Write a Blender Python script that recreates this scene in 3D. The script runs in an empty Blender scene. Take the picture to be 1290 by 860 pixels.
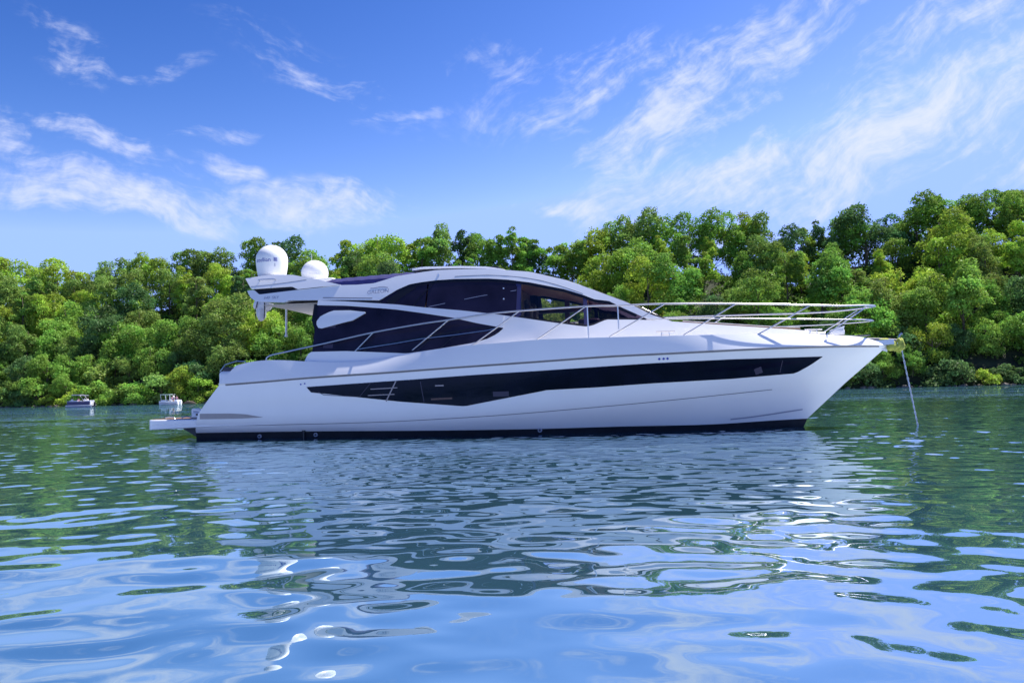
import bpy, bmesh, math, random
import numpy as np
from mathutils import Vector, Matrix
from mathutils.bvhtree import BVHTree
from mathutils.geometry import tessellate_polygon

PI = math.pi
rad = math.radians
sc = bpy.context.scene
col = sc.collection

# ------------------------------------------------------------------ camera
cam_d = bpy.data.cameras.new("camera")
cam = bpy.data.objects.new("camera", cam_d)
col.objects.link(cam)
cam_d.sensor_width = 36.0
cam_d.lens = 36.0 * 1000.0 / 1290.0
cam_d.clip_start = 0.1
cam_d.clip_end = 6000
PITCH = math.atan(62.1 / 1000.0)
ROLL = rad(1.37)
Fv = Vector((0, math.cos(PITCH), math.sin(PITCH)))
R0 = Vector((1, 0, 0)); U0 = Vector((0, -math.sin(PITCH), math.cos(PITCH)))
Rv = R0 * math.cos(ROLL) - U0 * math.sin(ROLL)
Uv = U0 * math.cos(ROLL) + R0 * math.sin(ROLL)
cam.matrix_world = Matrix(((Rv.x, Uv.x, -Fv.x, 0), (Rv.y, Uv.y, -Fv.y, 0), (Rv.z, Uv.z, -Fv.z, 1.09), (0, 0, 0, 1)))
sc.camera = cam

# ------------------------------------------------------------------ sun, sky, exposure
SUN = Vector((0.42, 0.24, 0.875)).normalized()
sun_d = bpy.data.lights.new("sun", 'SUN')
sun_d.energy = 4.6
sun_d.angle = rad(0.5)
sun_d.color = (1.0, 0.95, 0.86)
sun = bpy.data.objects.new("sun", sun_d)
col.objects.link(sun)
sun.rotation_mode = 'QUATERNION'
sun.rotation_quaternion = SUN.to_track_quat('Z', 'Y')
sun.location = (60, 20, 120)

sc.view_settings.view_transform = 'Standard'
sc.view_settings.look = 'None'
sc.view_settings.gamma = 1.0
sc.view_settings.exposure = 1.0
sc.view_settings.use_curve_mapping = False
sc.render.engine = 'CYCLES'
sc.cycles.max_bounces = 8
sc.cycles.transparent_max_bounces = 12
sc.cycles.use_denoising = True
sc.cycles.sample_clamp_indirect = 6

world = bpy.data.worlds.new("World")
sc.world = world
world.use_nodes = True
wn = world.node_tree.nodes; wl = world.node_tree.links
for n in list(wn): wn.remove(n)

def mk(nodes, t, **kw):
    n = nodes.new(t)
    for k, v in kw.items(): setattr(n, k, v)
    return n

def lk(links, nodes, v, sock):
    if isinstance(v, (int, float)): sock.default_value = v
    elif isinstance(v, tuple): sock.default_value = v
    else: links.new(v, sock)

def mth(nodes, links, op, a, b=0.0, c=0.0, clamp=False):
    n = nodes.new('ShaderNodeMath'); n.operation = op; n.use_clamp = clamp
    for i, v in enumerate((a, b, c)): lk(links, nodes, v, n.inputs[i])
    return n.outputs[0]

def W(op, a, b=0.0, c=0.0, clamp=False): return mth(wn, wl, op, a, b, c, clamp)

def smooth(nodes, links, v, lo, hi, a=0.0, b=1.0):
    n = nodes.new('ShaderNodeMapRange'); n.interpolation_type = 'SMOOTHSTEP'
    links.new(v, n.inputs['Value'])
    n.inputs['From Min'].default_value = lo; n.inputs['From Max'].default_value = hi
    n.inputs['To Min'].default_value = a; n.inputs['To Max'].default_value = b
    return n.outputs[0]

sky = mk(wn, 'ShaderNodeTexSky', sky_type='NISHITA')
sky.sun_disc = False
sky.sun_elevation = math.asin(SUN.z)
sky.sun_rotation = math.atan2(SUN.x, SUN.y)
sky.altitude = 200
sky.air_density = 1.0
sky.dust_density = 0.4
sky.ozone_density = 3.0
# colour response of the photograph's deep blue sky, per channel
ssep = mk(wn, 'ShaderNodeSeparateColor'); wl.new(sky.outputs[0], ssep.inputs[0])
scom = mk(wn, 'ShaderNodeCombineColor')
for i, (a_, g_, mx_) in enumerate(((.1445, 3.26, 2.35), (.162, 2.36, 3.72), (.265, 1.9, 6.3))):
    wl.new(W('MULTIPLY', W('POWER', W('MINIMUM', ssep.outputs[i], mx_), g_), a_), scom.inputs[i])
# high cirrus, laid out by azimuth and elevation on the sky itself
tc = mk(wn, 'ShaderNodeTexCoord')
sep = mk(wn, 'ShaderNodeSeparateXYZ')
wl.new(tc.outputs['Generated'], sep.inputs[0])
ysafe = W('MAXIMUM', sep.outputs[1], 0.15)
ca = W('DIVIDE', sep.outputs[0], ysafe)
ce = W('DIVIDE', sep.outputs[2], ysafe)
comb = mk(wn, 'ShaderNodeCombineXYZ'); wl.new(ca, comb.inputs[0]); wl.new(ce, comb.inputs[1])
warp = mk(wn, 'ShaderNodeTexNoise'); warp.inputs['Scale'].default_value = 5.0; warp.inputs['Detail'].default_value = 3
wl.new(comb.outputs[0], warp.inputs['Vector'])
wsub = mk(wn, 'ShaderNodeVectorMath', operation='SUBTRACT'); wl.new(warp.outputs['Color'], wsub.inputs[0]); wsub.inputs[1].default_value = (.5, .5, .5)
wsc = mk(wn, 'ShaderNodeVectorMath', operation='SCALE'); wl.new(wsub.outputs[0], wsc.inputs[0]); wsc.inputs['Scale'].default_value = 0.11
wadd = mk(wn, 'ShaderNodeVectorMath', operation='ADD'); wl.new(comb.outputs[0], wadd.inputs[0]); wl.new(wsc.outputs[0], wadd.inputs[1])
def streak(ang, sx, sy, scale, detail, rough):
    m = mk(wn, 'ShaderNodeMapping', vector_type='TEXTURE'); m.inputs['Rotation'].default_value = (0, 0, ang); m.inputs['Scale'].default_value = (sx, sy, 1)
    wl.new(wadd.outputs[0], m.inputs['Vector'])
    n = mk(wn, 'ShaderNodeTexNoise'); n.inputs['Scale'].default_value = scale; n.inputs['Detail'].default_value = detail; n.inputs['Roughness'].default_value = rough
    wl.new(m.outputs[0], n.inputs['Vector'])
    return n.outputs[0]
nr = streak(rad(34), 4.2, 1, 22, 10, .66)
nl = streak(rad(-18), 4.2, 1, 21, 10, .66)
side = smooth(wn, wl, ca, -0.15, 0.05)
mixn = W('ADD', W('MULTIPLY', nr, side), W('MULTIPLY', nl, W('SUBTRACT', 1.0, side)))
fine = mk(wn, 'ShaderNodeTexNoise'); fine.inputs['Scale'].default_value = 60; fine.inputs['Detail'].default_value = 6
wl.new(wadd.outputs[0], fine.inputs['Vector'])
mixn = W('ADD', W('MULTIPLY', mixn, 0.80), W('MULTIPLY', fine.outputs[0], 0.20))
CL = [  # centre, half length, half width, tilt, strength (thousandths of the tangent)
 (1150, 160, 250, 50, 24, 1.0), (960, 225, 210, 48, 12, .80), (880, 115, 140, 56, 26, 1.0), (975, 40, 120, 42, 32, .95), (1235, 18, 120, 34, 14, .75), (760, 95, 140, 46, 14, .72), (1010, 200, 150, 60, 40, .7),
 (650, 72, 80, 24, 10, .6), (722, 266, 62, 15, 0, .85), (870, 243, 120, 18, 2, .5),
 (150, 180, 125, 18, -21, .78), (100, 232, 170, 30, -15, .9), (190, 262, 90, 18, -18, .66), (340, 266, 150, 26, 0, .84), (285, 215, 40, 14, -20, .7),
 (85, 40, 70, 28, -38, .55), (6, 165, 34, 34, -10, .8), (510, 135, 55, 8, 4, .6), (280, 172, 45, 12, 3, .5),
 (200, 75, 50, 12, 10, .42), (410, 80, 150, 34, -30, .34), (-140, 120, 160, 40, -15, .8), (1500, 90, 240, 60, 24, .8), (500, 245, 60, 10, 0, .45)]
tot = None
for (px, py, L, Wd, an, st) in CL:
    a0 = (px - 645) / 1000.0; e0 = (492 - (px - 645) * .024 - py) / 1000.0
    m = mk(wn, 'ShaderNodeMapping', vector_type='TEXTURE')
    m.inputs['Location'].default_value = (a0, e0, 0); m.inputs['Rotation'].default_value = (0, 0, rad(an)); m.inputs['Scale'].default_value = (L / 1000, Wd / 1000, 1)
    wl.new(wadd.outputs[0], m.inputs['Vector'])
    ln = mk(wn, 'ShaderNodeVectorMath', operation='LENGTH'); wl.new(m.outputs[0], ln.inputs[0])
    v = smooth(wn, wl, ln.outputs['Value'], 0.1, 1.75, st, 0.0)
    tot = v if tot is None else W('MAXIMUM', tot, v)
dens = W('ADD', W('MULTIPLY', tot, 0.50), W('MULTIPLY', W('SUBTRACT', mixn, 0.5), 2.5))
dens = W('MULTIPLY', smooth(wn, wl, dens, 0.04, 0.84), smooth(wn, wl, tot, 0.0, .28))
back = smooth(wn, wl, sep.outputs[1], 0.15, 0.35)
dens = W('MULTIPLY', dens, back)
dens = W('MULTIPLY', dens, 0.85, clamp=True)
cmix = mk(wn, 'ShaderNodeMixRGB'); wl.new(dens, cmix.inputs[0]); wl.new(scom.outputs[0], cmix.inputs[1]); cmix.inputs[2].default_value = (4.9, 5.2, 6.6, 1)
bg = mk(wn, 'ShaderNodeBackground'); bg.inputs['Strength'].default_value = 0.085
wl.new(cmix.outputs[0], bg.inputs['Color'])
wo = mk(wn, 'ShaderNodeOutputWorld'); wl.new(bg.outputs[0], wo.inputs['Surface'])

# ------------------------------------------------------------------ helpers
def mat(name, base, rough=0.5, metal=0.0, coat=0.0, trans=0.0, var=0.0, vscale=3.0, spec=None, alpha=None, bump=0.0, bscale=40):
    m = bpy.data.materials.new(name); m.use_nodes = True
    nt = m.node_tree; b = nt.nodes['Principled BSDF']
    b.inputs['Base Color'].default_value = (*base, 1); b.inputs['Roughness'].default_value = rough
    b.inputs['Metallic'].default_value = metal; b.inputs['Coat Weight'].default_value = coat
    b.inputs['Coat Roughness'].default_value = 0.04
    b.inputs['Transmission Weight'].default_value = trans
    if spec is not None: b.inputs['Specular IOR Level'].default_value = spec
    t = nt.nodes.new('ShaderNodeTexCoord')
    if var > 0:
        n = nt.nodes.new('ShaderNodeTexNoise'); n.inputs['Scale'].default_value = vscale; n.inputs['Detail'].default_value = 5
        nt.links.new(t.outputs['Object'], n.inputs['Vector'])
        r = nt.nodes.new('ShaderNodeMapRange'); r.inputs['To Min'].default_value = 1 - var; r.inputs['To Max'].default_value = 1 + var
        r.inputs['From Min'].default_value = .3; r.inputs['From Max'].default_value = .7
        nt.links.new(n.outputs[0], r.inputs[0])
        x = nt.nodes.new('ShaderNodeVectorMath'); x.operation = 'SCALE'; x.inputs[0].default_value = base
        nt.links.new(r.outputs[0], x.inputs['Scale']); nt.links.new(x.outputs[0], b.inputs['Base Color'])
    if bump > 0:
        n2 = nt.nodes.new('ShaderNodeTexNoise'); n2.inputs['Scale'].default_value = bscale; n2.inputs['Detail'].default_value = 4
        nt.links.new(t.outputs['Object'], n2.inputs['Vector'])
        bu = nt.nodes.new('ShaderNodeBump'); bu.inputs['Distance'].default_value = bump; nt.links.new(n2.outputs[0], bu.inputs['Height'])
        nt.links.new(bu.outputs[0], b.inputs['Normal'])
    return m

M = {}
M['gel'] = mat('white_gelcoat', (.80, .80, .82), .22, coat=.5, var=.015, vscale=1.2)
M['gel2'] = mat('white_gelcoat_deck', (.80, .80, .80), .4, var=.03, vscale=4)
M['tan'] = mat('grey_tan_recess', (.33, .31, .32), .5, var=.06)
M['bottom'] = mat('antifouling', (.008, .010, .016), .5, var=.3, vscale=6, spec=.25)
M['glass'] = mat('dark_glass', (.017, .014, .030), .05, var=.45, vscale=1.3, spec=.4)
M['hglass'] = mat('black_hull_glass', (.003, .003, .010), .06, var=.5, vscale=1.5, spec=.22)
M['black'] = mat('black_trim', (.008, .008, .012), .35)
M['grey'] = mat('grey_line', (.16, .16, .19), .5)
M['lgrey'] = mat('soft_grey_letter', (.30, .32, .42), .4)
M['steel'] = mat('stainless', (.66, .64, .64), .32, metal=1.0, var=.05, vscale=20)
M['navy'] = mat('navy_canvas', (.010, .013, .115), .75, var=.2, vscale=5, bump=.003, bscale=14)
M['dome'] = mat('dome_plastic', (.82, .82, .82), .35, var=.02)
M['logo'] = mat('logo_blue', (.01, .03, .35), .4)
M['cush'] = mat('charcoal_cushion', (.06, .06, .08), .8, var=.2)
M['teak'] = mat('teak', (.20, .11, .07), .6, var=.25, vscale=12)
M['lining'] = mat('ceiling_lining', (.80, .50, .37), .7, var=.05)
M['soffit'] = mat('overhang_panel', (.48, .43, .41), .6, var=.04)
M['wood'] = mat('interior_wood', (.09, .035, .02), .4, var=.25, vscale=8)
M['seat'] = mat('dark_leather', (.03, .018, .015), .5)
M['rope'] = mat('pale_rope', (.42, .48, .60), .8, var=.3, vscale=30)
M['cover'] = mat('yellow_green_canvas', (.40, .43, .07), .8, var=.4, vscale=9, bump=.01, bscale=18)
M['bag'] = mat('white_fabric', (.72, .72, .76), .8, var=.08, vscale=8, bump=.01, bscale=10)
M['skin'] = mat('skin', (.50, .28, .19), .6)
M['shirt_w'] = mat('white_shirt', (.7, .7, .7), .8)
M['shirt_p'] = mat('pink_shirt', (.65, .33, .35), .8)
M['shirt_b'] = mat('blue_shirt', (.05, .07, .22), .8)
M['hair'] = mat('dark_hair', (.03, .02, .015), .7)
M['awning'] = mat('pale_awning', (.45, .56, .56), .8)
M['awning2'] = mat('grey_awning', (.22, .22, .30), .8)
M['purple'] = mat('dark_blue_panel', (.03, .03, .10), .4)

def tint_glass(name, tint, refl=.08):
    m = bpy.data.materials.new(name); m.use_nodes = True; nt = m.node_tree
    for n in list(nt.nodes): nt.nodes.remove(n)
    tr = nt.nodes.new('ShaderNodeBsdfTransparent'); tr.inputs[0].default_value = (*tint, 1)
    gl = nt.nodes.new('ShaderNodeBsdfGlossy'); gl.inputs['Roughness'].default_value = .03
    f = nt.nodes.new('ShaderNodeFresnel'); f.inputs[0].default_value = 1.5
    mx = nt.nodes.new('ShaderNodeMixShader'); o = nt.nodes.new('ShaderNodeOutputMaterial')
    nt.links.new(f.outputs[0], mx.inputs[0]); nt.links.new(tr.outputs[0], mx.inputs[1]); nt.links.new(gl.outputs[0], mx.inputs[2]); nt.links.new(mx.outputs[0], o.inputs[0])
    return m
M['clear'] = tint_glass('tinted_clear_glass', (.95, .92, .91))
M['smoke'] = tint_glass('smoked_glass', (.50, .46, .56))

def tag(o, label=None, cat=None, group=None, kind=None):
    if label: o['label'] = label
    if cat: o['category'] = cat
    if group: o['group'] = group
    if kind: o['kind'] = kind
    return o

def empty(name, loc=(0, 0, 0), rz=0):
    o = bpy.data.objects.new(name, None); col.objects.link(o)
    o.location = loc; o.rotation_euler = (0, 0, rz); o.empty_display_size = .3
    return o

def obj(name, verts, faces, m, parent=None, smooth_ang=40):
    me = bpy.data.meshes.new(name); me.from_pydata([tuple(v) for v in verts], [], faces)
    me.materials.append(M[m] if isinstance(m, str) else m)
    bm = bmesh.new(); bm.from_mesh(me); bmesh.ops.recalc_face_normals(bm, faces=bm.faces); bm.to_mesh(me); bm.free()
    if smooth_ang:
        me.shade_smooth(); me.set_sharp_from_angle(angle=rad(smooth_ang))
    o = bpy.data.objects.new(name, me); col.objects.link(o)
    if parent is not None: o.parent = parent
    return o

class MB:
    """collects shapes that become ONE mesh"""
    def __init__(s): s.v = []; s.f = []
    def add(s, v, f):
        n = len(s.v); s.v += [tuple(a) for a in v]; s.f += [tuple(i + n for i in q) for q in f]; return s
    def box(s, c, d, rz=0, ry=0):
        v = []
        mt = Matrix.Rotation(rz, 3, 'Z') @ Matrix.Rotation(ry, 3, 'Y')
        for x in (-.5, .5):
            for y in (-.5, .5):
                for z in (-.5, .5): v.append(Vector(c) + mt @ Vector((x * d[0], y * d[1], z * d[2])))
        return s.add(v, [(0, 1, 3, 2), (4, 6, 7, 5), (0, 4, 5, 1), (2, 3, 7, 6), (0, 2, 6, 4), (1, 5, 7, 3)])
    def rbox(s, c, d, r=.03, rz=0, seg=3):
        bm = bmesh.new(); bmesh.ops.create_cube(bm, size=1)
        for q in bm.verts: q.co = Vector((q.co.x * d[0], q.co.y * d[1], q.co.z * d[2]))
        bmesh.ops.bevel(bm, geom=list(bm.edges), offset=r, segments=seg, affect='EDGES', profile=.5)
        mt = Matrix.Rotation(rz, 3, 'Z')
        vs = [Vector(c) + mt @ q.co for q in bm.verts]; fs = [[q.index for q in f.verts] for f in bm.faces]; bm.free()
        return s.add(vs, fs)
    def tube(s, pts, r, n=10, cap=True):
        pts = [Vector(p) for p in pts]; rr = r if isinstance(r, (list, tuple)) else [r] * len(pts)
        v = []; f = []
        prev = None
        for i, p in enumerate(pts):
            t = (pts[min(i + 1, len(pts) - 1)] - pts[max(i - 1, 0)]).normalized()
            a = Vector((0, 0, 1)) if abs(t.z) < .9 else Vector((1, 0, 0))
            if prev is not None: a = prev
            u = (a - t * a.dot(t)).normalized(); w = t.cross(u); prev = u
            for k in range(n):
                an = 2 * PI * k / n; v.append(p + (u * math.cos(an) + w * math.sin(an)) * rr[i])
        for i in range(len(pts) - 1):
            for k in range(n):
                f.append((i * n + k, i * n + (k + 1) % n, (i + 1) * n + (k + 1) % n, (i + 1) * n + k))
        if cap: f.append(tuple(range(n))[::-1]); f.append(tuple((len(pts) - 1) * n + k for k in range(n)))
        return s.add(v, f)
    def lathe(s, c, prof, n=32, sy=1.0):
        v = []; f = []
        for (r, z) in prof:
            for k in range(n):
                a = 2 * PI * k / n; v.append((c[0] + r * math.cos(a), c[1] + r * math.sin(a) * sy, c[2] + z))
        for i in range(len(prof) - 1):
            for k in range(n): f.append((i * n + k, i * n + (k + 1) % n, (i + 1) * n + (k + 1) % n, (i + 1) * n + k))
        f.append(tuple(range(n))[::-1]); f.append(tuple((len(prof) - 1) * n + k for k in range(n)))
        return s.add(v, f)
    def build(s, name, m, parent=None, ang=40): return obj(name, s.v, s.f, m, parent, ang)

def lerp(a, b, t): return a + (b - a) * t
def interp(pts, x):
    if x <= pts[0][0]: return pts[0][1]
    for (a, b), (c, d) in zip(pts, pts[1:]):
        if x <= c: return b + (d - b) * (x - a) / max(c - a, 1e-9)
    return pts[-1][1]
def cr(pts, n):
    """Catmull-Rom resample of a 3D polyline to n points at even arc length"""
    P_ = [Vector(p) for p in pts]; P_ = [P_[0] * 2 - P_[1]] + P_ + [P_[-1] * 2 - P_[-2]]
    d = []
    for i in range(1, len(P_) - 2):
        p0, p1, p2, p3 = P_[i - 1:i + 3]
        for k in range(12):
            t = k / 12
            d.append(.5 * ((2 * p1) + (p2 - p0) * t + (2 * p0 - 5 * p1 + 4 * p2 - p3) * t * t + (3 * p1 - p0 - 3 * p2 + p3) * t ** 3))
    d.append(P_[-2])
    L = [0]
    for a, b in zip(d, d[1:]): L.append(L[-1] + (b - a).length)
    out = []; j = 0
    for i in range(n):
        s = L[-1] * i / (n - 1)
        while j < len(L) - 2 and L[j + 1] < s: j += 1
        out.append(d[j].lerp(d[j + 1], (s - L[j]) / max(L[j + 1] - L[j], 1e-9)))
    return out

# ------------------------------------------------------------------ water and land
def water_material():
    m = bpy.data.materials.new('river_water'); m.use_nodes = True; nt = m.node_tree; N = nt.nodes; L = nt.links
    for n in list(N): N.remove(n)
    geo = N.new('ShaderNodeNewGeometry')
    def noise(sx, sy, scale, detail=2.0, rough=.5, rot=0.0):
        mp = N.new('ShaderNodeMapping'); mp.inputs['Scale'].default_value = (sx, sy, 1); mp.inputs['Rotation'].default_value = (0, 0, rot)
        L.new(geo.outputs['Position'], mp.inputs['Vector'])
        t = N.new('ShaderNodeTexNoise'); t.inputs['Scale'].default_value = scale; t.inputs['Detail'].default_value = detail
        t.inputs['Roughness'].default_value = rough
        L.new(mp.outputs[0], t.inputs['Vector']); return t.outputs[0]
    def Mx(op, a, b=0.0, c=0.0, cl=False): return mth(N, L, op, a, b, c, cl)
    sp = N.new('ShaderNodeSeparateXYZ'); L.new(geo.outputs['Position'], sp.inputs[0])
    fine_ = noise(.8, 1.0, 5.0, 2.0, .5, rad(-5))
    far_ = noise(.35, 1.0, 1.3, 3.0, .6, rad(4))
    patch = noise(.25, 1.0, .10, 3.0, .6)
    pk = smooth(N, L, patch, .38, .62, .35, 1.25)
    h = Mx('MULTIPLY', fine_, Mx('MULTIPLY', smooth(N, L, sp.outputs[1], 10.0, 40.0, 0.0, .018), pk))
    h = Mx('ADD', h, Mx('MULTIPLY', far_, Mx('MULTIPLY', smooth(N, L, sp.outputs[1], 12.0, 85.0, 0.0, .24), pk)))
    bu = N.new('ShaderNodeBump'); bu.inputs['Distance'].default_value = 1.0; bu.inputs['Strength'].default_value = 1.0
    L.new(h, bu.inputs['Height'])
    gl = N.new('ShaderNodeBsdfGlossy'); gl.inputs['Roughness'].default_value = .01; gl.inputs['Color'].default_value = (.86, .95, 1.0, 1)
    L.new(bu.outputs[0], gl.inputs['Normal'])
    df = N.new('ShaderNodeBsdfDiffuse'); df.inputs['Color'].default_value = (.03, .085, .12, 1)
    fr = N.new('ShaderNodeFresnel'); fr.inputs['IOR'].default_value = 1.75; L.new(bu.outputs[0], fr.inputs['Normal'])
    ff_ = N.new('ShaderNodeMapRange'); ff_.inputs['To Min'].default_value = .42; ff_.inputs['To Max'].default_value = 1.0; L.new(fr.outputs[0], ff_.inputs[0])
    mx = N.new('ShaderNodeMixShader'); L.new(ff_.outputs[0], mx.inputs[0]); L.new(df.outputs[0], mx.inputs[1]); L.new(gl.outputs[0], mx.inputs[2])
    o = N.new('ShaderNodeOutputMaterial'); L.new(mx.outputs[0], o.inputs[0])
    return m
# real waves: many small trains of different length and heading, ruffled more beyond the calm close by
def waves(X, Y):
    g = np.random.default_rng(21)
    def band(n, l0, l1, slope, spread, main=90):
        out = np.zeros_like(X)
        for _ in range(n):
            lam = math.exp(g.uniform(math.log(l0), math.log(l1))); th = rad(main + g.normal() * spread); k = 2 * PI / lam
            a = slope * math.sqrt(2.0 / n) / k
            out += np.float32(a) * np.sin(np.float32(k * math.cos(th)) * X + np.float32(k * math.sin(th)) * Y + np.float32(g.uniform(0, 6.28)))
        return out
    def ss(v, lo, hi): t = np.clip((v - lo) / (hi - lo), 0, 1); return t * t * (3 - 2 * t)
    pat = .5 + .5 * np.sin(X * .31 + 1.7 * np.sin(Y * .23 + 1) + .6) * np.sin(Y * .41 + 1.3 * np.sin(X * .19))
    calm = ss(Y + .12 * X, 5.5, 15)
    z = band(14, 2.2, 5.0, .0085, 35)
    z += band(26, .9, 1.9, .012, 42) * (.75 + .45 * pat)
    z += band(44, .34, .75, .034, 45) * (.58 + .72 * calm * (.6 + .6 * pat))
    z += band(40, .16, .34, .036, 55) * (.15 + 1.1 * calm * (.5 + .8 * pat)) * (1 - ss(Y, 40, 62))
    return z
rows = 5.0 * np.exp(np.arange(0, 840) * .00315)
cols = np.tan(np.linspace(rad(-59), rad(59), 980))
YY = rows[:, None].astype(np.float32) * np.ones((1, len(cols)), np.float32); XX = YY * cols[None, :].astype(np.float32); YY = YY - np.float32(6.0)
ZZ = waves(XX, YY)
fade = 1 - np.clip((YY - 52) / 10, 0, 1); ZZ *= fade
nr_, nc_ = YY.shape
co = np.stack([XX, YY, ZZ], -1).reshape(-1, 3).astype(np.float32)
idx = np.arange(nr_ * nc_).reshape(nr_, nc_)
q4 = np.stack([idx[:-1, :-1], idx[:-1, 1:], idx[1:, 1:], idx[1:, :-1]], -1).reshape(-1, 4)
# the flat far sheet joins the rippled one along its rim
X0r, X1r, Y1r = co[idx[0, 0]], co[idx[0, -1]], rows[-1]
base = len(co)
ext = np.array([(-1200, -400, 0), (1200, -400, 0), (1200, 900, 0), (-1200, 900, 0), (co[idx[0, 0]][0], rows[0] - 6, 0), (co[idx[0, -1]][0], rows[0] - 6, 0), (co[idx[-1, -1]][0], rows[-1] - 6, 0), (co[idx[-1, 0]][0], rows[-1] - 6, 0)], np.float32)
co = np.concatenate([co, ext]); e0 = base
qe = np.array([(e0, e0 + 1, e0 + 5, e0 + 4), (e0 + 1, e0 + 2, e0 + 6, e0 + 5), (e0 + 2, e0 + 3, e0 + 7, e0 + 6), (e0 + 3, e0, e0 + 4, e0 + 7)])
q4 = np.concatenate([q4, qe]).astype(np.int32)
me = bpy.data.meshes.new('water'); me.vertices.add(len(co)); me.vertices.foreach_set('co', co.ravel())
me.loops.add(len(q4) * 4); me.loops.foreach_set('vertex_index', q4.ravel())
me.polygons.add(len(q4)); me.polygons.foreach_set('loop_start', np.arange(0, len(q4) * 4, 4, dtype=np.int32)); me.polygons.foreach_set('loop_total', np.full(len(q4), 4, np.int32))
me.update(); me.shade_smooth(); me.materials.append(water_material())
wat = bpy.data.objects.new('water', me); col.objects.link(wat)
tag(wat, kind='structure')

def hash2(x, y):
    return (math.sin(x * 12.9898 + y * 78.233) * 43758.5453) % 1.0
def vnoise(x, y):
    xi, yi = math.floor(x), math.floor(y); fx, fy = x - xi, y - yi; fx = fx * fx * (3 - 2 * fx); fy = fy * fy * (3 - 2 * fy)
    return lerp(lerp(hash2(xi, yi), hash2(xi + 1, yi), fx), lerp(hash2(xi, yi + 1), hash2(xi + 1, yi + 1), fx), fy)

def shore_y(x): return 157.7 - .1955 * x + 3.0 * (vnoise(x * .05, 3.3) - .5) + 1.2 * (vnoise(x * .2, 7.1) - .5)
SKY = [(-120, 318), (0, 325), (25, 332), (60, 330), (90, 332), (112, 341), (150, 320), (180, 322), (200, 332), (225, 316), (260, 318), (300, 302), (350, 299), (385, 305), (405, 318),
       (425, 304), (450, 297), (480, 292), (520, 296), (560, 284), (600, 292), (625, 290), (645, 284), (680, 296), (700, 303), (718, 312), (735, 288), (770, 273), (800, 268), (815, 265), (838, 275),
       (850, 281), (870, 268), (890, 263), (915, 272), (940, 272), (965, 277), (990, 284), (1020, 286), (1045, 278), (1065, 263), (1090, 252), (1115, 264), (1135, 258), (1155, 244), (1180, 238),
       (1205, 243), (1230, 233), (1260, 236), (1290, 230), (1420, 225)]
def top_z(X, Y):
    px = 645 + 1000 * X / Y
    py = interp(SKY, px)
    return 1.09 + Y * (492.1 - (px - 645) * .0239 - py) / 1000.0
def ridge(X):
    Y = shore_y(X) + 52
    px = 645 + 1000 * X / Y
    base = top_z(X, Y) - 14.5
    return base - 3.0 * (1 if 420 < px < 735 else 0)
def ground(X, Y):
    d = Y - shore_y(X)
    if d < 0: return max(-2.5, d * .5)
    r = ridge(X)
    t = min(1, d / 54.0)
    return r * (1 - (1 - t) ** 1.25) + 1.0 * (vnoise(X * .12, Y * .12) - .5) * min(1, d / 4) + min(1.2, d * .9) * (1 - t) - max(0, d - 60) * .02

gx = np.linspace(-520, 420, 236)
gd = [-6, -2, 0, .8, 2, 4, 7, 11, 16, 22, 29, 37, 46, 54, 62, 75, 100, 160, 260, 420]
gv = []; gf = []
for x in gx:
    for d in gd:
        y = shore_y(x) + d; gv.append((x, y, ground(x, y)))
nd = len(gd)
for i in range(len(gx) - 1):
    for j in range(nd - 1):
        a = i * nd + j; gf.append((a, a + 1, a + nd + 1, a + nd))
tag(obj('hillside', gv, gf, mat('forest_floor', (.022, .032, .012), .95, var=.5, vscale=.3), None, 60), kind='structure')

# stones and drift along the water's edge, beyond counting
rng = random.Random(5)
mb = MB()
x = -190.0
while x < 135:
    x += rng.uniform(.4, 1.5); y = shore_y(x) - rng.uniform(.0, 1.6); s_ = rng.uniform(.15, .6)
    vs = []
    for a in range(7):
        for (rr, zz) in ((1, -.3), (.85, .45), (.3, .8)):
            q = 2 * PI * a / 7; k = rr * rng.uniform(.8, 1.2); vs.append((x + math.cos(q) * s_ * k * 1.4, y + math.sin(q) * s_ * k, zz * s_ * rng.uniform(.7, 1.1)))
    fs = [(a * 3 + b, (a + 1) % 7 * 3 + b, (a + 1) % 7 * 3 + b + 1, a * 3 + b + 1) for a in range(7) for b in (0, 1)] + [tuple(a * 3 + 2 for a in range(7))]
    mb.add(vs, fs)
tag(mb.build('shore_stones', mat('shore_rock', (.16, .14, .12), .9, var=.5, vscale=.8)), 'brown and grey stones strewn along the far waterline', 'stones', kind='stuff')

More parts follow.
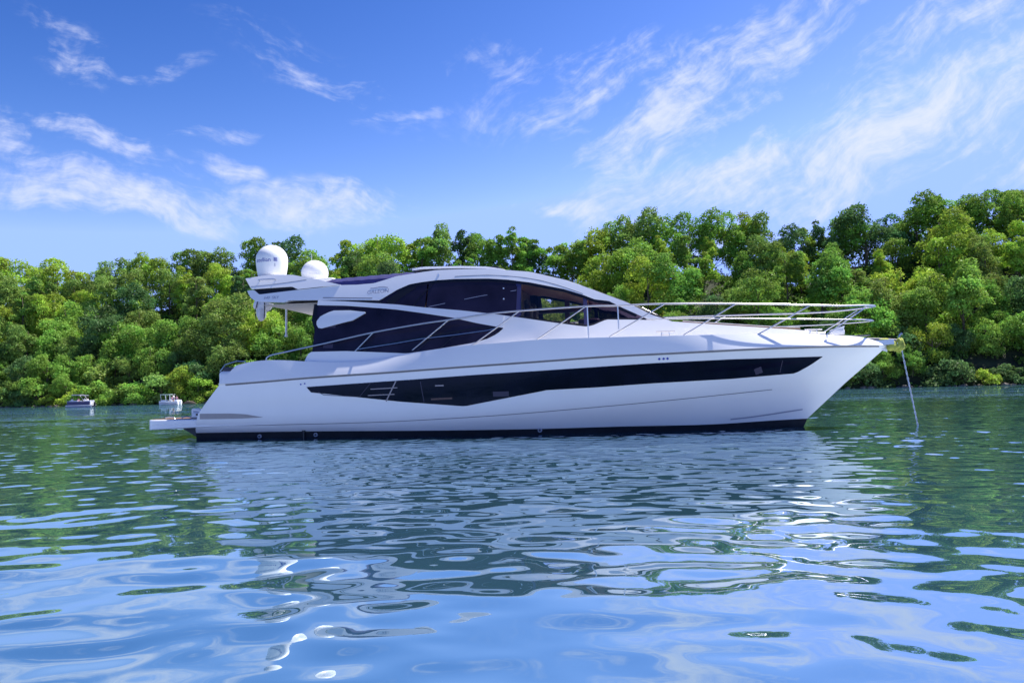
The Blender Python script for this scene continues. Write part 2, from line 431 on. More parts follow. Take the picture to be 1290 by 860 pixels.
# ------------------------------------------------------------------ trees
def leaf_material():
    m = bpy.data.materials.new('leaves'); m.use_nodes = True; nt = m.node_tree; N = nt.nodes; L = nt.links
    for n in list(N): N.remove(n)
    oi = N.new('ShaderNodeObjectInfo'); at = N.new('ShaderNodeAttribute'); at.attribute_name = 'tone'
    hs = N.new('ShaderNodeHueSaturation'); L.new(oi.outputs['Color'], hs.inputs['Color'])
    h = N.new('ShaderNodeMapRange'); h.inputs['To Min'].default_value = .492; h.inputs['To Max'].default_value = .532; L.new(at.outputs['Fac'], h.inputs[0]); L.new(h.outputs[0], hs.inputs['Hue'])
    v = N.new('ShaderNodeMapRange'); v.inputs['To Min'].default_value = .55; v.inputs['To Max'].default_value = 1.75; L.new(at.outputs['Fac'], v.inputs[0]); L.new(v.outputs[0], hs.inputs['Value'])
    d = N.new('ShaderNodeBsdfDiffuse'); t = N.new('ShaderNodeBsdfTranslucent'); L.new(hs.outputs[0], d.inputs[0]); L.new(hs.outputs[0], t.inputs[0])
    g = N.new('ShaderNodeBsdfGlossy'); g.inputs['Roughness'].default_value = .45; g.inputs['Color'].default_value = (.5, .5, .5, 1)
    m1 = N.new('ShaderNodeMixShader'); m1.inputs[0].default_value = .38; L.new(d.outputs[0], m1.inputs[1]); L.new(t.outputs[0], m1.inputs[2])
    m2 = N.new('ShaderNodeMixShader'); m2.inputs[0].default_value = .02; L.new(m1.outputs[0], m2.inputs[1]); L.new(g.outputs[0], m2.inputs[2])
    o = N.new('ShaderNodeOutputMaterial'); L.new(m2.outputs[0], o.inputs[0])
    return m
M['leaf'] = leaf_material()
M['bark'] = mat('bark', (.12, .09, .065), .9, var=.3, vscale=2)

def crown_mesh(seed, H_, Rr, base, nclump, nleaf, lsize, droop=0.0, lean=0.0):
    """many small leaf faces on uneven clumps; crown from base to H_"""
    g = np.random.default_rng(seed)
    cs = []
    hh = (H_ - base) / 2; zc = base + hh
    nl_ = 8
    lobes = [(g.uniform(-.68, .68), g.uniform(-.68, .68), -.8 + 1.6 * (k_ + g.uniform(.1, .9)) / nl_, g.uniform(.26, .50)) for k_ in range(nl_)]
    for i in range(nclump):
        lb = lobes[i % nl_]
        while True:
            p = g.uniform(-1, 1, 3)
            q = np.linalg.norm(p)
            if not .35 < q < 1.0: continue
            p = np.array(lb[:3]) + p * lb[3]; q = np.linalg.norm(p)
            if q < 1.15: break
        wz = 1.0 - .25 * max(0, p[2])
        r = g.uniform(.13, .27) * Rr
        cs.append((p[0] * (Rr - r * .8) * wz + lean * (p[2] + 1), p[1] * (Rr - r * .8) * wz, zc + p[2] * (hh - r * .7) - droop * q * q, r, g.uniform(.0, 1.0)))
    cs = np.array(cs)
    tot_ = (cs[:, 3] ** 2).sum(); V = []; T = []
    for c in cs:
        n = int(nleaf * c[3] ** 2 / tot_)
        d = g.normal(size=(n, 3)); d /= np.linalg.norm(d, axis=1)[:, None]
        d[:, 2] = np.where(d[:, 2] < -.45, -d[:, 2], d[:, 2])
        rr = c[3] * g.uniform(.60, 1.12, n) * (1 + .28 * np.sin(d[:, 0] * 5 + c[4] * 9) * np.cos(d[:, 1] * 6))
        p = c[:3] + d * rr[:, None] * np.array([1.1, 1.1, .82])
        # leave out what lies deep inside other clumps
        D = np.linalg.norm(p[:, None, :] - cs[None, :, :3], axis=2) / cs[None, :, 3]
        keep = (D < .62).sum(1) == 0
        p = p[keep]; d = d[keep]; n = len(p)
        nn = d * .7 + g.normal(size=(n, 3)) * .62 + np.array([0, 0, .25]); nn /= np.linalg.norm(nn, axis=1)[:, None]
        a = np.cross(nn, g.normal(size=(n, 3))); a /= np.linalg.norm(a, axis=1)[:, None]; b = np.cross(nn, a)
        s1 = (lsize * g.uniform(.55, 1.3, n))[:, None]; s2 = s1 * g.uniform(.45, .9, n)[:, None]
        V.append(np.stack([p - a * s1, p - b * s2 * .9 + a * s1 * .1, p + a * s1, p + b * s2], 1).reshape(-1, 3))
        T.append(np.repeat(np.clip(c[4] * .7 + g.uniform(0, .35, n), 0, 1), 1))
    V = np.concatenate(V); T = np.concatenate(T); nf = len(V) // 4
    me = bpy.data.meshes.new('crown')
    me.vertices.add(len(V)); me.vertices.foreach_set('co', V.astype(np.float32).ravel())
    me.loops.add(nf * 4); me.loops.foreach_set('vertex_index', np.arange(nf * 4, dtype=np.int32))
    me.polygons.add(nf); me.polygons.foreach_set('loop_start', np.arange(0, nf * 4, 4, dtype=np.int32)); me.polygons.foreach_set('loop_total', np.full(nf, 4, np.int32))
    at = me.attributes.new('tone', 'FLOAT', 'FACE'); at.data.foreach_set('value', T.astype(np.float32))
    me.update(); me.validate(); me.materials.append(M['leaf'])
    return me, cs

def trunk_mesh(seed, H_, cs, r0):
    g = random.Random(seed); mb = MB()
    pts = []; x = y = 0
    for i in range(7):
        z = -1.0 + (H_ * .82 + 1) * i / 6; pts.append((x, y, z)); x += g.uniform(-.25, .25); y += g.uniform(-.25, .25)
    mb.tube(pts, [r0 * (1.25, 1, .85, .7, .5, .34, .16)[i] for i in range(7)], 7)
    idx = sorted(range(len(cs)), key=lambda i: cs[i][2])[::max(1, len(cs) // 9)]
    for i in idx:
        c = cs[i]; k = min(5, max(1, int((c[2] - 1.5) / (H_ * .82 + 1) * 6)))
        s = Vector(pts[k]); e = Vector(c[:3]); mid_ = s.lerp(e, .5) + Vector((0, 0, .3))
        mb.tube([s, mid_, e], [r0 * .35, r0 * .22, r0 * .08], 5)
    me = bpy.data.meshes.new('trunk'); me.from_pydata(mb.v, [], mb.f); me.shade_smooth(); me.materials.append(M['bark'])
    return me

PROT = {'tall': [], 'broad': [], 'slim': [], 'bush': []}
for i in range(5):
    cm, cs = crown_mesh(10 + i, 15.5, 6.4, .6, 88, 17000, .23, lean=(-.3, .4, 0, .6, -.5)[i]); PROT['tall'].append((cm, trunk_mesh(i, 15.5, cs, .28), 15.5))
for i in range(4):
    cm, cs = crown_mesh(30 + i, 12.5, 7.4, -.6, 88, 17000, .23, droop=.5); PROT['broad'].append((cm, trunk_mesh(20 + i, 12.5, cs, .26), 12.5))
for i in range(4):
    cm, cs = crown_mesh(50 + i, 17.5, 4.6, 3.5, 56, 10500, .23, lean=(.3, -.3, .5, 0)[i]); PROT['slim'].append((cm, trunk_mesh(40 + i, 17.5, cs, .22), 17.5))
for i in range(3):
    cm, cs = crown_mesh(70 + i, 5.0, 4.6, -1.6, 50, 7000, .20, droop=.7); PROT['bush'].append((cm, trunk_mesh(60 + i, 5.0, cs, .1), 5.0))

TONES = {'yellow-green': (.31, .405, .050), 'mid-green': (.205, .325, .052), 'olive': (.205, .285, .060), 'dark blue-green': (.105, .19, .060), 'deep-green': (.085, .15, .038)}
SECT = [(-400, 0, 'past the left edge'), (0, 75, 'left of the dark pontoon boat'), (75, 130, 'above the dark pontoon boat'), (130, 190, 'between the two small boats'), (190, 240, 'above the white deck boat'),
        (240, 320, 'above the yacht stern'), (320, 420, 'behind the satellite domes'), (420, 520, 'behind the navy canvas'), (520, 640, 'behind the raised sunroof'), (640, 760, 'behind the cabin windscreen'),
        (760, 860, 'behind the windscreen foot'), (860, 960, 'behind the middle bow rail'), (960, 1050, 'behind the forward bow rail'), (1050, 1120, 'behind the tip of the bow'),
        (1120, 1180, 'above the anchor rope'), (1180, 1240, 'right of the anchor rope'), (1240, 1291, 'at the right end of the shore'), (1291, 1700, 'past the right edge')]
ORD = ['first', 'second', 'third', 'fourth', 'fifth', 'sixth', 'seventh', 'eighth', 'ninth', 'tenth', 'eleventh', 'twelfth']
ROWN = {0: 'waterline', .5: 'low-bank', 1: 'lower-slope', 2: 'mid-slope', 3: 'upper-slope', 4: 'skyline'}
TREES = []
rg = random.Random(77)
def add_tree(kind, X, Y, z, s, tone, row, sx=1.0):
    if -75 < 645 + 1000 * X / Y < 1365: TREES.append(dict(kind=kind, X=X, Y=Y, z=z, s=s, tone=tone, row=row, sx=sx, px=645 + 1000 * X / Y))
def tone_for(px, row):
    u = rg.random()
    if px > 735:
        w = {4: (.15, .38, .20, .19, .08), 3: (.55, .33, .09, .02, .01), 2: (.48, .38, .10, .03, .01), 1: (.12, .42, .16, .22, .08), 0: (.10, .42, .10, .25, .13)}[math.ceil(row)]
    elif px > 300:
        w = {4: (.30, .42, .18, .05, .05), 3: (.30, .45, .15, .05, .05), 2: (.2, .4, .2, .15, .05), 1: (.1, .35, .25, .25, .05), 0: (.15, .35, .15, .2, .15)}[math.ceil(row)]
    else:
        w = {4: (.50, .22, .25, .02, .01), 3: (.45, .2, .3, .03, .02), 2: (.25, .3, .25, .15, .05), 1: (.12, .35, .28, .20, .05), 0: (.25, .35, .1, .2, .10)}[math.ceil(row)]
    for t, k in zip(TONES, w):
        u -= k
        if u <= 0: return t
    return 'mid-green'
# skyline trees: their tops make the crest of the hill
px = -60
while px < 1370:
    y = 150 + 60
    for _ in range(6): X = (px - 645) / 1000 * y; y = shore_y(X) + 50 + rg.uniform(-.5, .5)
    Y = y + rg.uniform(-3, 5); X = (px - 645) / 1000 * Y
    thin = 420 < px < 735
    kind = 'slim' if (thin or 1000 < px < 1060) and rg.random() < .8 else rg.choice(['tall', 'tall', 'broad'])
    z = ground(X, Y); top = top_z(X, Y) + (1.6 if px < 980 else .4) - rg.choice([0, 0, .5, 1.6])
    s = max(.7, (top - z) / {'tall': 15.5, 'broad': 12.5, 'slim': 17.5}[kind])
    s = min(s, 1.25 if kind != 'broad' else 1.4); z = top - s * {'tall': 15.5, 'broad': 12.5, 'slim': 17.5}[kind]
    add_tree(kind, X, Y, z, s, tone_for(px, 4), 4, min(1.1, 1.05 / s) if kind == 'tall' else 1.0)
    px += {'tall': 30, 'broad': 35, 'slim': 21}[kind] * rg.uniform(.8, 1.15)
# one tree standing clear of the others on the crest
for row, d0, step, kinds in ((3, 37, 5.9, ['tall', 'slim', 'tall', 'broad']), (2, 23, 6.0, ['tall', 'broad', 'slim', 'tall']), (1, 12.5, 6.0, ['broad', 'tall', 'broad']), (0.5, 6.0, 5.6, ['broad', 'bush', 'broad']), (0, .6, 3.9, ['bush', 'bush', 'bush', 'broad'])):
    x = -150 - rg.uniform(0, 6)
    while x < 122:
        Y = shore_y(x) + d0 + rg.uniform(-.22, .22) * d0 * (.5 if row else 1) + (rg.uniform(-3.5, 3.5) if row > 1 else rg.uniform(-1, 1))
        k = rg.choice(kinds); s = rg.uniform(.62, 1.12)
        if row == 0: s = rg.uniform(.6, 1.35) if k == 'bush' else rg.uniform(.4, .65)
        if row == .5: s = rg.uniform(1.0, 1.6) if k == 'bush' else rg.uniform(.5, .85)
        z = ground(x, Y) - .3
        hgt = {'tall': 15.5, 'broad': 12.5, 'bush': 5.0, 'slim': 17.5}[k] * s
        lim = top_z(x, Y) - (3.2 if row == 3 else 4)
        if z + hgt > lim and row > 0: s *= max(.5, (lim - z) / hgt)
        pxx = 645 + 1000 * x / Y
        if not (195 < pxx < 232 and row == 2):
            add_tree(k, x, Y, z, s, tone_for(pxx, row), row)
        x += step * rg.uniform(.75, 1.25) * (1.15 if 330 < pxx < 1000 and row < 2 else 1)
# understorey that nobody could count: leaves over the whole bank between the trees
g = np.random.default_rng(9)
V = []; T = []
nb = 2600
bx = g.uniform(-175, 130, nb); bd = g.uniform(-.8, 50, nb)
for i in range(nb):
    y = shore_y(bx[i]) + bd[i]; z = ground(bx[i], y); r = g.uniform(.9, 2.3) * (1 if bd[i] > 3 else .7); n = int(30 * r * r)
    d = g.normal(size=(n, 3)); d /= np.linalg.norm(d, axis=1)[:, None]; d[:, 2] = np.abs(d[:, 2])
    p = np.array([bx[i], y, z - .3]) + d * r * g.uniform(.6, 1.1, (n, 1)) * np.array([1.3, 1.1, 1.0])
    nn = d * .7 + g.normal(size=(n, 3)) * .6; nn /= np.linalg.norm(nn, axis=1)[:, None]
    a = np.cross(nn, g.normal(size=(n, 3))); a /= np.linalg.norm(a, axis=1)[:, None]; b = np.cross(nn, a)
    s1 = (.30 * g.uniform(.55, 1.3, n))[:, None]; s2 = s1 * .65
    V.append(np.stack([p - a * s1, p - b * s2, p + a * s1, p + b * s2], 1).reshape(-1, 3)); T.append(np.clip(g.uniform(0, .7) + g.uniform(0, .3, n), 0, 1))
# the same woods carried on past both ends of the picture, one mass
V2 = []; T2 = []
src = []
for cm, _, hh in PROT['broad'][:2] + PROT['tall'][:2]:
    a_ = np.empty(len(cm.vertices) * 3, np.float32); cm.vertices.foreach_get('co', a_); a_ = a_.reshape(-1, 4, 3)[::6]
    mid_ = a_.mean(1, keepdims=True); src.append(mid_ + (a_ - mid_) * 2.0)
for x0_, x1_ in ((-400, -168), (124, 330)):
    for d_ in (3, 12, 23, 36, 50):
        xx = x0_
        while xx < x1_:
            xx += g.uniform(5, 9); y = shore_y(xx) + d_ + g.uniform(-3, 3); q_ = src[g.integers(0, 4)]; s_ = g.uniform(.6, 1.05); th = g.uniform(0, 6.28); c_, n_ = math.cos(th), math.sin(th)
            p = q_ * s_; p = np.stack([p[..., 0] * c_ - p[..., 1] * n_, p[..., 0] * n_ + p[..., 1] * c_, p[..., 2]], -1) + np.array([xx, y, ground(xx, y)])
            V2.append(p.reshape(-1, 3)); T2.append(np.full(len(p), g.uniform(.1, .9)))
V2 = np.concatenate(V2); T2 = np.concatenate(T2); nf = len(V2) // 4
me = bpy.data.meshes.new('distant_woods'); me.vertices.add(len(V2)); me.vertices.foreach_set('co', V2.astype(np.float32).ravel())
me.loops.add(nf * 4); me.loops.foreach_set('vertex_index', np.arange(nf * 4, dtype=np.int32))
me.polygons.add(nf); me.polygons.foreach_set('loop_start', np.arange(0, nf * 4, 4, dtype=np.int32)); me.polygons.foreach_set('loop_total', np.full(nf, 4, np.int32))
at = me.attributes.new('tone', 'FLOAT', 'FACE'); at.data.foreach_set('value', T2.astype(np.float32)); me.update(); me.materials.append(M['leaf'])
o = bpy.data.objects.new('distant_woods', me); col.objects.link(o); o.color = (.21, .31, .045, 1)
tag(o, 'green woods carrying on along the bank past both ends of the picture', 'woods', kind='stuff')
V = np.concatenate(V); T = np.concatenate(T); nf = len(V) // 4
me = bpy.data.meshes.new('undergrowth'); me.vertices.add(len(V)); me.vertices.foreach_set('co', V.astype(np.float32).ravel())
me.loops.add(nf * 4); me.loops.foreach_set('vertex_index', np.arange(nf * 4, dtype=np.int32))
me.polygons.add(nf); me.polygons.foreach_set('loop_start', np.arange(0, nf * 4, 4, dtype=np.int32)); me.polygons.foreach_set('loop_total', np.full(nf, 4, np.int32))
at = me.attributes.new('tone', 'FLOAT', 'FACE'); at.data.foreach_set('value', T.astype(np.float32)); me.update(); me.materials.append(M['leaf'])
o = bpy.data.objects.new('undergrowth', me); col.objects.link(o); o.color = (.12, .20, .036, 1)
tag(o, 'tangled green undergrowth covering the bank between the trees', 'undergrowth', kind='stuff')
# labels: row, landmark, order from the left
TREES.sort(key=lambda t: (t['row'], t['px']))
cnt = {}
for t in TREES:
    for a, b, nm in SECT:
        if a <= t['px'] < b: t['sec'] = nm
    cnt.setdefault((t['row'], t['sec']), []).append(t)
for (row, sec), ts in cnt.items():
    for i, t in enumerate(ts):
        what = 'bush' if t['kind'] == 'bush' else {'tall': 'tree', 'broad': 'broad tree', 'slim': 'slender tree'}[t['kind']]
        if len(ts) == 1: t['label'] = f"{t['tone']} {what} in the {ROWN[row]} row {sec}"
        else: t['label'] = f"{t['tone']} {what}, {ORD[min(i, 11)]} {ROWN[row]} tree {sec}"
for i, t in enumerate(TREES):
    P3 = PROT[t['kind']]; cm, tm, hh = P3[rg.randrange(len(P3))]
    nm = 'shore_bush' if t['kind'] == 'bush' else 'broadleaf_tree'
    e = empty(nm, (t['X'], t['Y'], t['z']), rg.uniform(0, 2 * PI))
    e.scale = (t['s'] * t['sx'] * rg.uniform(.92, 1.08), t['s'] * t['sx'] * rg.uniform(.92, 1.08), t['s'])
    tag(e, t['label'], 'bush' if t['kind'] == 'bush' else 'tree', {0: 'trees and bushes along the far waterline', 4: 'trees on the crest of the hill'}.get(t['row'], 'trees on the wooded hillside'))
    c = bpy.data.objects.new('crown', cm); col.objects.link(c); c.parent = e
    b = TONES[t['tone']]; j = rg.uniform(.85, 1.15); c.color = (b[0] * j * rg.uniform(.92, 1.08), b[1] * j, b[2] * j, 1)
    k = bpy.data.objects.new('stem' if t['kind'] == 'bush' else 'trunk', tm); col.objects.link(k); k.parent = e
print('trees', len(TREES))

# ------------------------------------------------------------------ the yacht (boat frame in metres: x forward, y to port, z up from the water)
C = {
 'G': [(-6.595,-2.5,1.411),(-5.832,-2.5,1.445),(-5.101,-2.5,1.482),(-4.294,-2.5,1.527),(-3.221,-2.5,1.569),(-2.17,-2.5,1.604),(-0.129,-2.5,1.692),(1.832,-2.487,1.769),(3.511,-2.371,1.844),(4.455,-2.247,1.865),(5.745,-2.0,1.9),(6.915,-1.691,1.935),(7.805,-1.392,1.953),(8.68,-1.032,1.966),(9.493,-0.616,1.969),(10.08,-0.224,1.97),(10.238,0,1.978)],
 'H': [(-6.203,-2.36,1.914),(-5.909,-2.36,1.992),(-5.394,-2.36,2.034),(-4.796,-2.36,2.016),(-4.314,-2.36,1.97),(-3.492,-2.36,1.925),(-2.639,-2.36,1.919),(-1.798,-2.361,2.012),(-0.82,-2.381,2.158),(0.059,-2.413,2.224),(0.94,-2.437,2.258),(1.837,-2.433,2.306),(3.52,-2.301,2.306),(5.208,-2.034,2.303),(6.857,-1.524,2.313),(8.052,-1.065,2.289),(9.359,-0.535,2.236),(9.81,-0.313,2.154),(10.124,-0.133,2.035),(10.239,0,1.994)],
 'M': [(-7.222,-2.45,0.689),(-6.086,-2.45,0.719),(-5.066,-2.45,0.771),(-2.2,-2.45,0.855),(0.241,-2.449,0.978),(1.797,-2.381,1.076),(4.43,-2.026,1.278),(6.302,-1.575,1.423),(7.835,-1.061,1.525),(8.828,-0.636,1.555),(9.722,0,1.527)],
 'D': [(-7.331,-2.38,0.357),(-5.105,-2.38,0.354),(-2.232,-2.38,0.38),(0.211,-2.368,0.466),(1.763,-2.258,0.55),(4.407,-1.803,0.726),(7.079,-0.987,0.935),(8.274,-0.492,1.034),(9.213,0,1.091)],
 'B': [(-7.446,-2.2,0.183),(-4.013,-2.2,0.178),(-0.86,-2.166,0.152),(1.693,-1.887,0.141),(3.61,-1.506,0.152),(5.728,-0.925,0.14),(7.167,-0.437,0.186),(8.014,-0.115,0.209),(8.261,0,0.211)],
 'win_aft_bot': [(-4.176,-2.211,2.216),(-3.229,-2.213,2.205),(-2.264,-2.229,2.139),(-1.841,-2.236,2.109),(-1.568,-2.24,2.089),(-0.725,-2.218,2.182),(0.063,-2.18,2.289),(0.48,-2.142,2.389),(0.735,-2.097,2.513),(0.869,-2.053,2.639)],
 'win_aft_top': [(-4.226,-1.821,3.463),(-3.373,-1.841,3.411),(-2.288,-1.887,3.286),(-1.939,-1.905,3.239),(-1.29,-1.945,3.126),(-0.443,-1.996,2.964),(0.201,-2.036,2.795),(0.869,-2.051,2.649)],
 'aftedge': [(-4.124,-2.204,2.246),(-4.04,-2.143,2.482),(-3.966,-2.06,2.773),(-4.033,-1.955,3.095),(-4.226,-1.821,3.463)],
 'strip_top': [(-4.159,-1.769,3.594),(-3.391,-1.794,3.531),(-1.955,-1.853,3.378),(-1.305,-1.891,3.278),(-0.229,-1.933,3.142),(0.654,-1.951,3.009),(1.373,-1.931,2.883),(2.078,-1.875,2.753),(2.872,-1.792,2.624),(3.044,-1.752,2.645),(3.39,-1.622,2.793),(4.084,-1.505,2.771),(4.43,-1.448,2.752),(5.044,-1.341,2.696),(6.003,-1.131,2.606),(7.089,-0.808,2.513),(8.066,-0.411,2.421),(8.793,-0.02,2.339)],
 'uwin_top': [(-2.446,-1.801,3.513),(-2.005,-1.692,3.781),(-1.677,-1.632,3.917),(-1.381,-1.615,3.957),(-0.978,-1.6,3.991),(-0.469,-1.593,3.999),(0.389,-1.587,3.969),(0.926,-1.584,3.911),(1.495,-1.568,3.814),(2.333,-1.525,3.613),(2.826,-1.504,3.441),(3.101,-1.498,3.319),(3.451,-1.45,3.269),(3.799,-1.454,3.074),(4.125,-1.448,2.912),(4.392,-1.445,2.773)],
 'roof_top': [(-3.612,-1.597,3.996),(-3.132,-1.603,3.982),(-2.671,-1.596,3.998),(-2.375,-1.56,4.077),(-2.06,-1.518,4.167),(-1.417,-1.485,4.237),(-1.012,-1.467,4.275),(-0.328,-1.466,4.266),(0.367,-1.465,4.233),(0.908,-1.466,4.174),(1.48,-1.44,4.104),(2.327,-1.418,3.869),(2.875,-1.41,3.653),(3.422,-1.399,3.419),(3.898,-1.386,3.216),(4.472,-1.387,2.893),(4.967,-1.353,2.708)],
 'band_bot': [(-4.16,-1.766,3.6),(-3.508,-1.777,3.574),(-2.446,-1.801,3.513)],
 'wingL_top': [(-6.291,-1.61,3.968),(-6.103,-1.601,3.988),(-5.907,-1.666,3.842),(-5.377,-1.647,3.883),(-4.797,-1.63,3.922),(-4.248,-1.618,3.95),(-3.612,-1.597,3.996)],
 'wingL_bot': [(-6.29,-1.612,3.963),(-6.165,-1.693,3.777),(-5.947,-1.75,3.641),(-5.129,-1.775,3.58),(-5.057,-1.754,3.632),(-4.205,-1.766,3.603)],
 'wingL_mid': [(-4.159,-1.768,3.596)],
 'inset': [(-6.097,-1.604,3.981),(-4.976,-1.592,4.008),(-4.797,-1.63,3.922),(-5.907,-1.666,3.842)],
 'wingU_top': [(-6.423,-1.44,4.33),(-5.881,-1.408,4.394),(-5.451,-1.408,4.393),(-5.024,-1.426,4.358),(-4.297,-1.507,4.191),(-3.604,-1.594,4.003)],
 'wingU_bot': [(-6.422,-1.443,4.322),(-6.163,-1.594,4.003),(-4.978,-1.588,4.017),(-4.799,-1.625,3.933),(-4.251,-1.611,3.966),(-3.603,-1.597,3.996)],
 'patch': [(-3.987,-1.959,3.084),(-3.707,-1.889,3.283),(-2.775,-1.919,3.199),(-3.138,-1.994,2.979),(-3.928,-2.045,2.822)],
 'blue_top': [(-4.346,-1.2,4.222),(-3.52,-1.2,4.258),(-2.616,-1.2,4.287),(-1.749,-1.2,4.316)],
 'sunroof': [(-1.78,-1.1,4.411),(-1.481,-1.1,4.445),(-0.422,-1.1,4.409),(0.287,-1.1,4.354),(0.731,-1.1,4.263)],
 'win_mull': [(1.19,-1.572,3.885),(1.235,-1.941,2.9),(2.885,-1.497,3.429),(2.891,-1.786,2.629),(2.333,-1.525,3.613),(-2.404,-1.8,3.517)],
 'glassline1': [(-2.994,-2.21,2.218),(-1.86,-2.167,2.393),(0.187,-2.073,2.673),(0.789,-2.055,2.652)],
 'glassrail': [(-2.868,-2.256,2.238),(-1.84,-2.225,2.359),(-1.22,-2.203,2.445),(-0.34,-2.18,2.513),(0.483,-2.135,2.598),(0.681,-2.114,2.64)],
 'slot': [(-4.037,-1.738,3.67),(-2.652,-1.772,3.585)],
 'slot2': [(-0.477,-1.561,4.07),(0.381,-1.544,4.063),(1.327,-1.526,3.956),(2.133,-1.504,3.746),(2.806,-1.487,3.494)],
 'hw_top': [(-4.156,-2.475,1.311),(-2.811,-2.475,1.367),(-1.366,-2.475,1.425),(0.259,-2.474,1.498),(1.818,-2.434,1.552),(3.142,-2.323,1.605),(4.445,-2.136,1.659),(6.34,-1.709,1.711),(7.055,-1.495,1.717),(8.524,-0.939,1.739)],
 'hw_bot': [(-4.156,-2.475,1.301),(-4.049,-2.475,1.174),(-2.815,-2.475,1.026),(-1.685,-2.475,0.888),(-0.061,-2.475,0.742),(1.805,-2.434,1.057),(1.958,-2.426,1.086),(3.184,-2.319,1.125),(4.429,-2.139,1.186),(6.322,-1.714,1.25),(7.879,-1.204,1.348),(8.238,-1.061,1.536),(8.523,-0.94,1.729)],
 'rail_top': [(-5.407,-2.22,2.091),(-5.301,-2.22,2.156),(-4.644,-2.22,2.272),(-3.548,-2.22,2.46),(-2.457,-2.22,2.652),(-1.208,-2.22,2.817),(-0.491,-2.22,2.887),(0.431,-2.219,2.988),(1.3,-2.206,3.039),(2.958,-2.126,3.087),(3.699,-2.062,3.077),(4.491,-1.971,3.089),(5.427,-1.831,3.076),(6.492,-1.622,3.046),(7.396,-1.395,3.019),(8.245,-1.132,2.984),(9.04,-0.826,2.966)],
 'rail_mid': [(4.441,-1.978,2.727),(5.226,-1.864,2.714),(6.347,-1.654,2.695),(7.665,-1.318,2.66),(9.023,-0.833,2.63)],
 'st0': [(-3.316,-2.22,1.893),(-2.472,-2.22,2.644)],
 'st1': [(-1.659,-2.22,2.021),(-0.485,-2.22,2.887)],
 'st2': [(0.067,-2.22,2.222),(1.304,-2.206,3.031)],
 'st3': [(1.731,-2.193,2.333),(2.931,-2.128,3.085)],
 'st4': [(2.981,-2.124,2.331),(2.971,-2.125,3.083)],
 'st5': [(3.71,-2.061,2.511),(3.699,-2.062,3.067)],
 'st6': [(3.494,-2.082,2.343),(4.804,-1.929,3.08)],
 'st7': [(5.246,-1.861,2.333),(6.492,-1.622,3.046)],
 'st8': [(6.968,-1.509,2.292),(8.274,-1.122,2.983)],
 'st9': [(8.649,-0.985,2.283),(9.689,-0.511,2.949)],
 'pulpit': [(10.011,-0.0,2.994),(9.955,-0.0,2.63)],
 'cleat_bow': [(4.581,-2.051,2.404),(5.046,-1.968,2.393),(4.802,-2.013,2.319)],
 'cleat2': [(8.225,0,2.413),(8.532,0,2.401),(8.357,0,2.347)],
 'dome1': [(-5.99,-0.8,5.34),(-6.442,-0.8,4.891),(-5.54,-0.8,4.842),(-6.007,-0.8,4.473)],
 'dome2': [(-5.486,0.9,5.152),(-5.906,0.9,4.763),(-5.074,0.9,4.72),(-5.491,0.9,4.549)],
 'ant': [(-5.733,1.2,5.408),(-5.735,1.2,5.188)],
 'anchor': [(10.231,0,2.018),(10.555,0,2.206),(10.575,0,1.887),(10.369,0,1.815),(10.919,0,0.01),(10.635,0,1.786),(10.559,0,2.285),(9.641,0,2.179)],
 'bag': [(-7.322,0.6,3.831),(-7.556,0.6,3.841),(-7.011,0.6,3.817),(-7.298,0.6,3.422),(-7.321,0.6,3.951)],
 'pole': [(-6.415,0.3,3.855),(-6.434,0.3,2.845)],
 'post': [(-4.551,-1.0,3.329),(-4.572,-1.0,2.347)],
 'plat': [(-8.772,-2.1,0.535),(-8.771,-2.1,0.333),(-7.511,-2.1,0.535),(-7.511,-2.1,0.294),(-5.385,-2.1,0.51)],
 'trans': [(-7.412,-1.7,1.117),(-7.27,-1.7,1.758),(-6.916,-1.7,1.899),(-7.697,-1.7,0.672)],
 'txt1': [(-2.787,-1.703,3.754),(-2.265,-1.695,3.772),(-2.284,-1.638,3.905)],
 'txt2': [(-5.881,-1.724,3.705),(-5.174,-1.73,3.689),(-5.899,-1.69,3.785)],
 'exh': [(-5.67,-2.2,0.057),(-4.384,-2.2,0.203),(-4.069,-2.2,0.077),(1.673,-1.89,0.102)],
 'vents': [(4.644,-2.216,1.757),(4.746,-2.199,1.76),(4.838,-2.183,1.762),(-4.316,-2.5,1.381),(-4.208,-2.5,1.398),(3.509,-2.371,1.787)],
 'stl': [(6.317,-1.258,0.253),(7.052,-0.997,0.318),(8.125,-0.559,0.45)],
}
def sgn(pts, s): return [(p[0], p[1] * -s, p[2]) for p in pts]      # s=-1 starboard (as traced), +1 port
def xz(name): return [(p[0], p[2]) for p in C[name]]

def A_(x): return -2.28 if x <= -1 else (0.0 if x >= 8.9 else -2.28 * (1 - ((x + 1) / 9.9) ** 2.2) ** .75)
def S_(x, z):
    dz = max(0, z - 1.9); t = min(1, max(0, (x - .6) / 3.4)); t = t * t * (3 - 2 * t)
    return min(-.02, A_(x) + .2 * dz + .06 * dz * dz + .17 * min(dz, .9) * t)
def H_(x):
    return -2.36 if x <= 0 else (0.0 if x >= 10.3 else -2.36 * (1 - (x / 10.3) ** 2) ** .85)

yacht = empty('motor_yacht', (-.67, 21.8, 0), -rad(11))
tag(yacht, 'long white motor yacht with black hull window and navy canvas, anchored in the river', 'motor yacht')

NS = 90
def smooth_line(L):
    for _ in range(3):
        L = [L[0]] + [(L[i - 1] + L[i] * 2 + L[i + 1]) / 4 for i in range(1, len(L) - 1)] + [L[-1]]
    return L
lines = {}
for k in 'GMDBH': lines[k] = smooth_line(cr(C[k], NS))
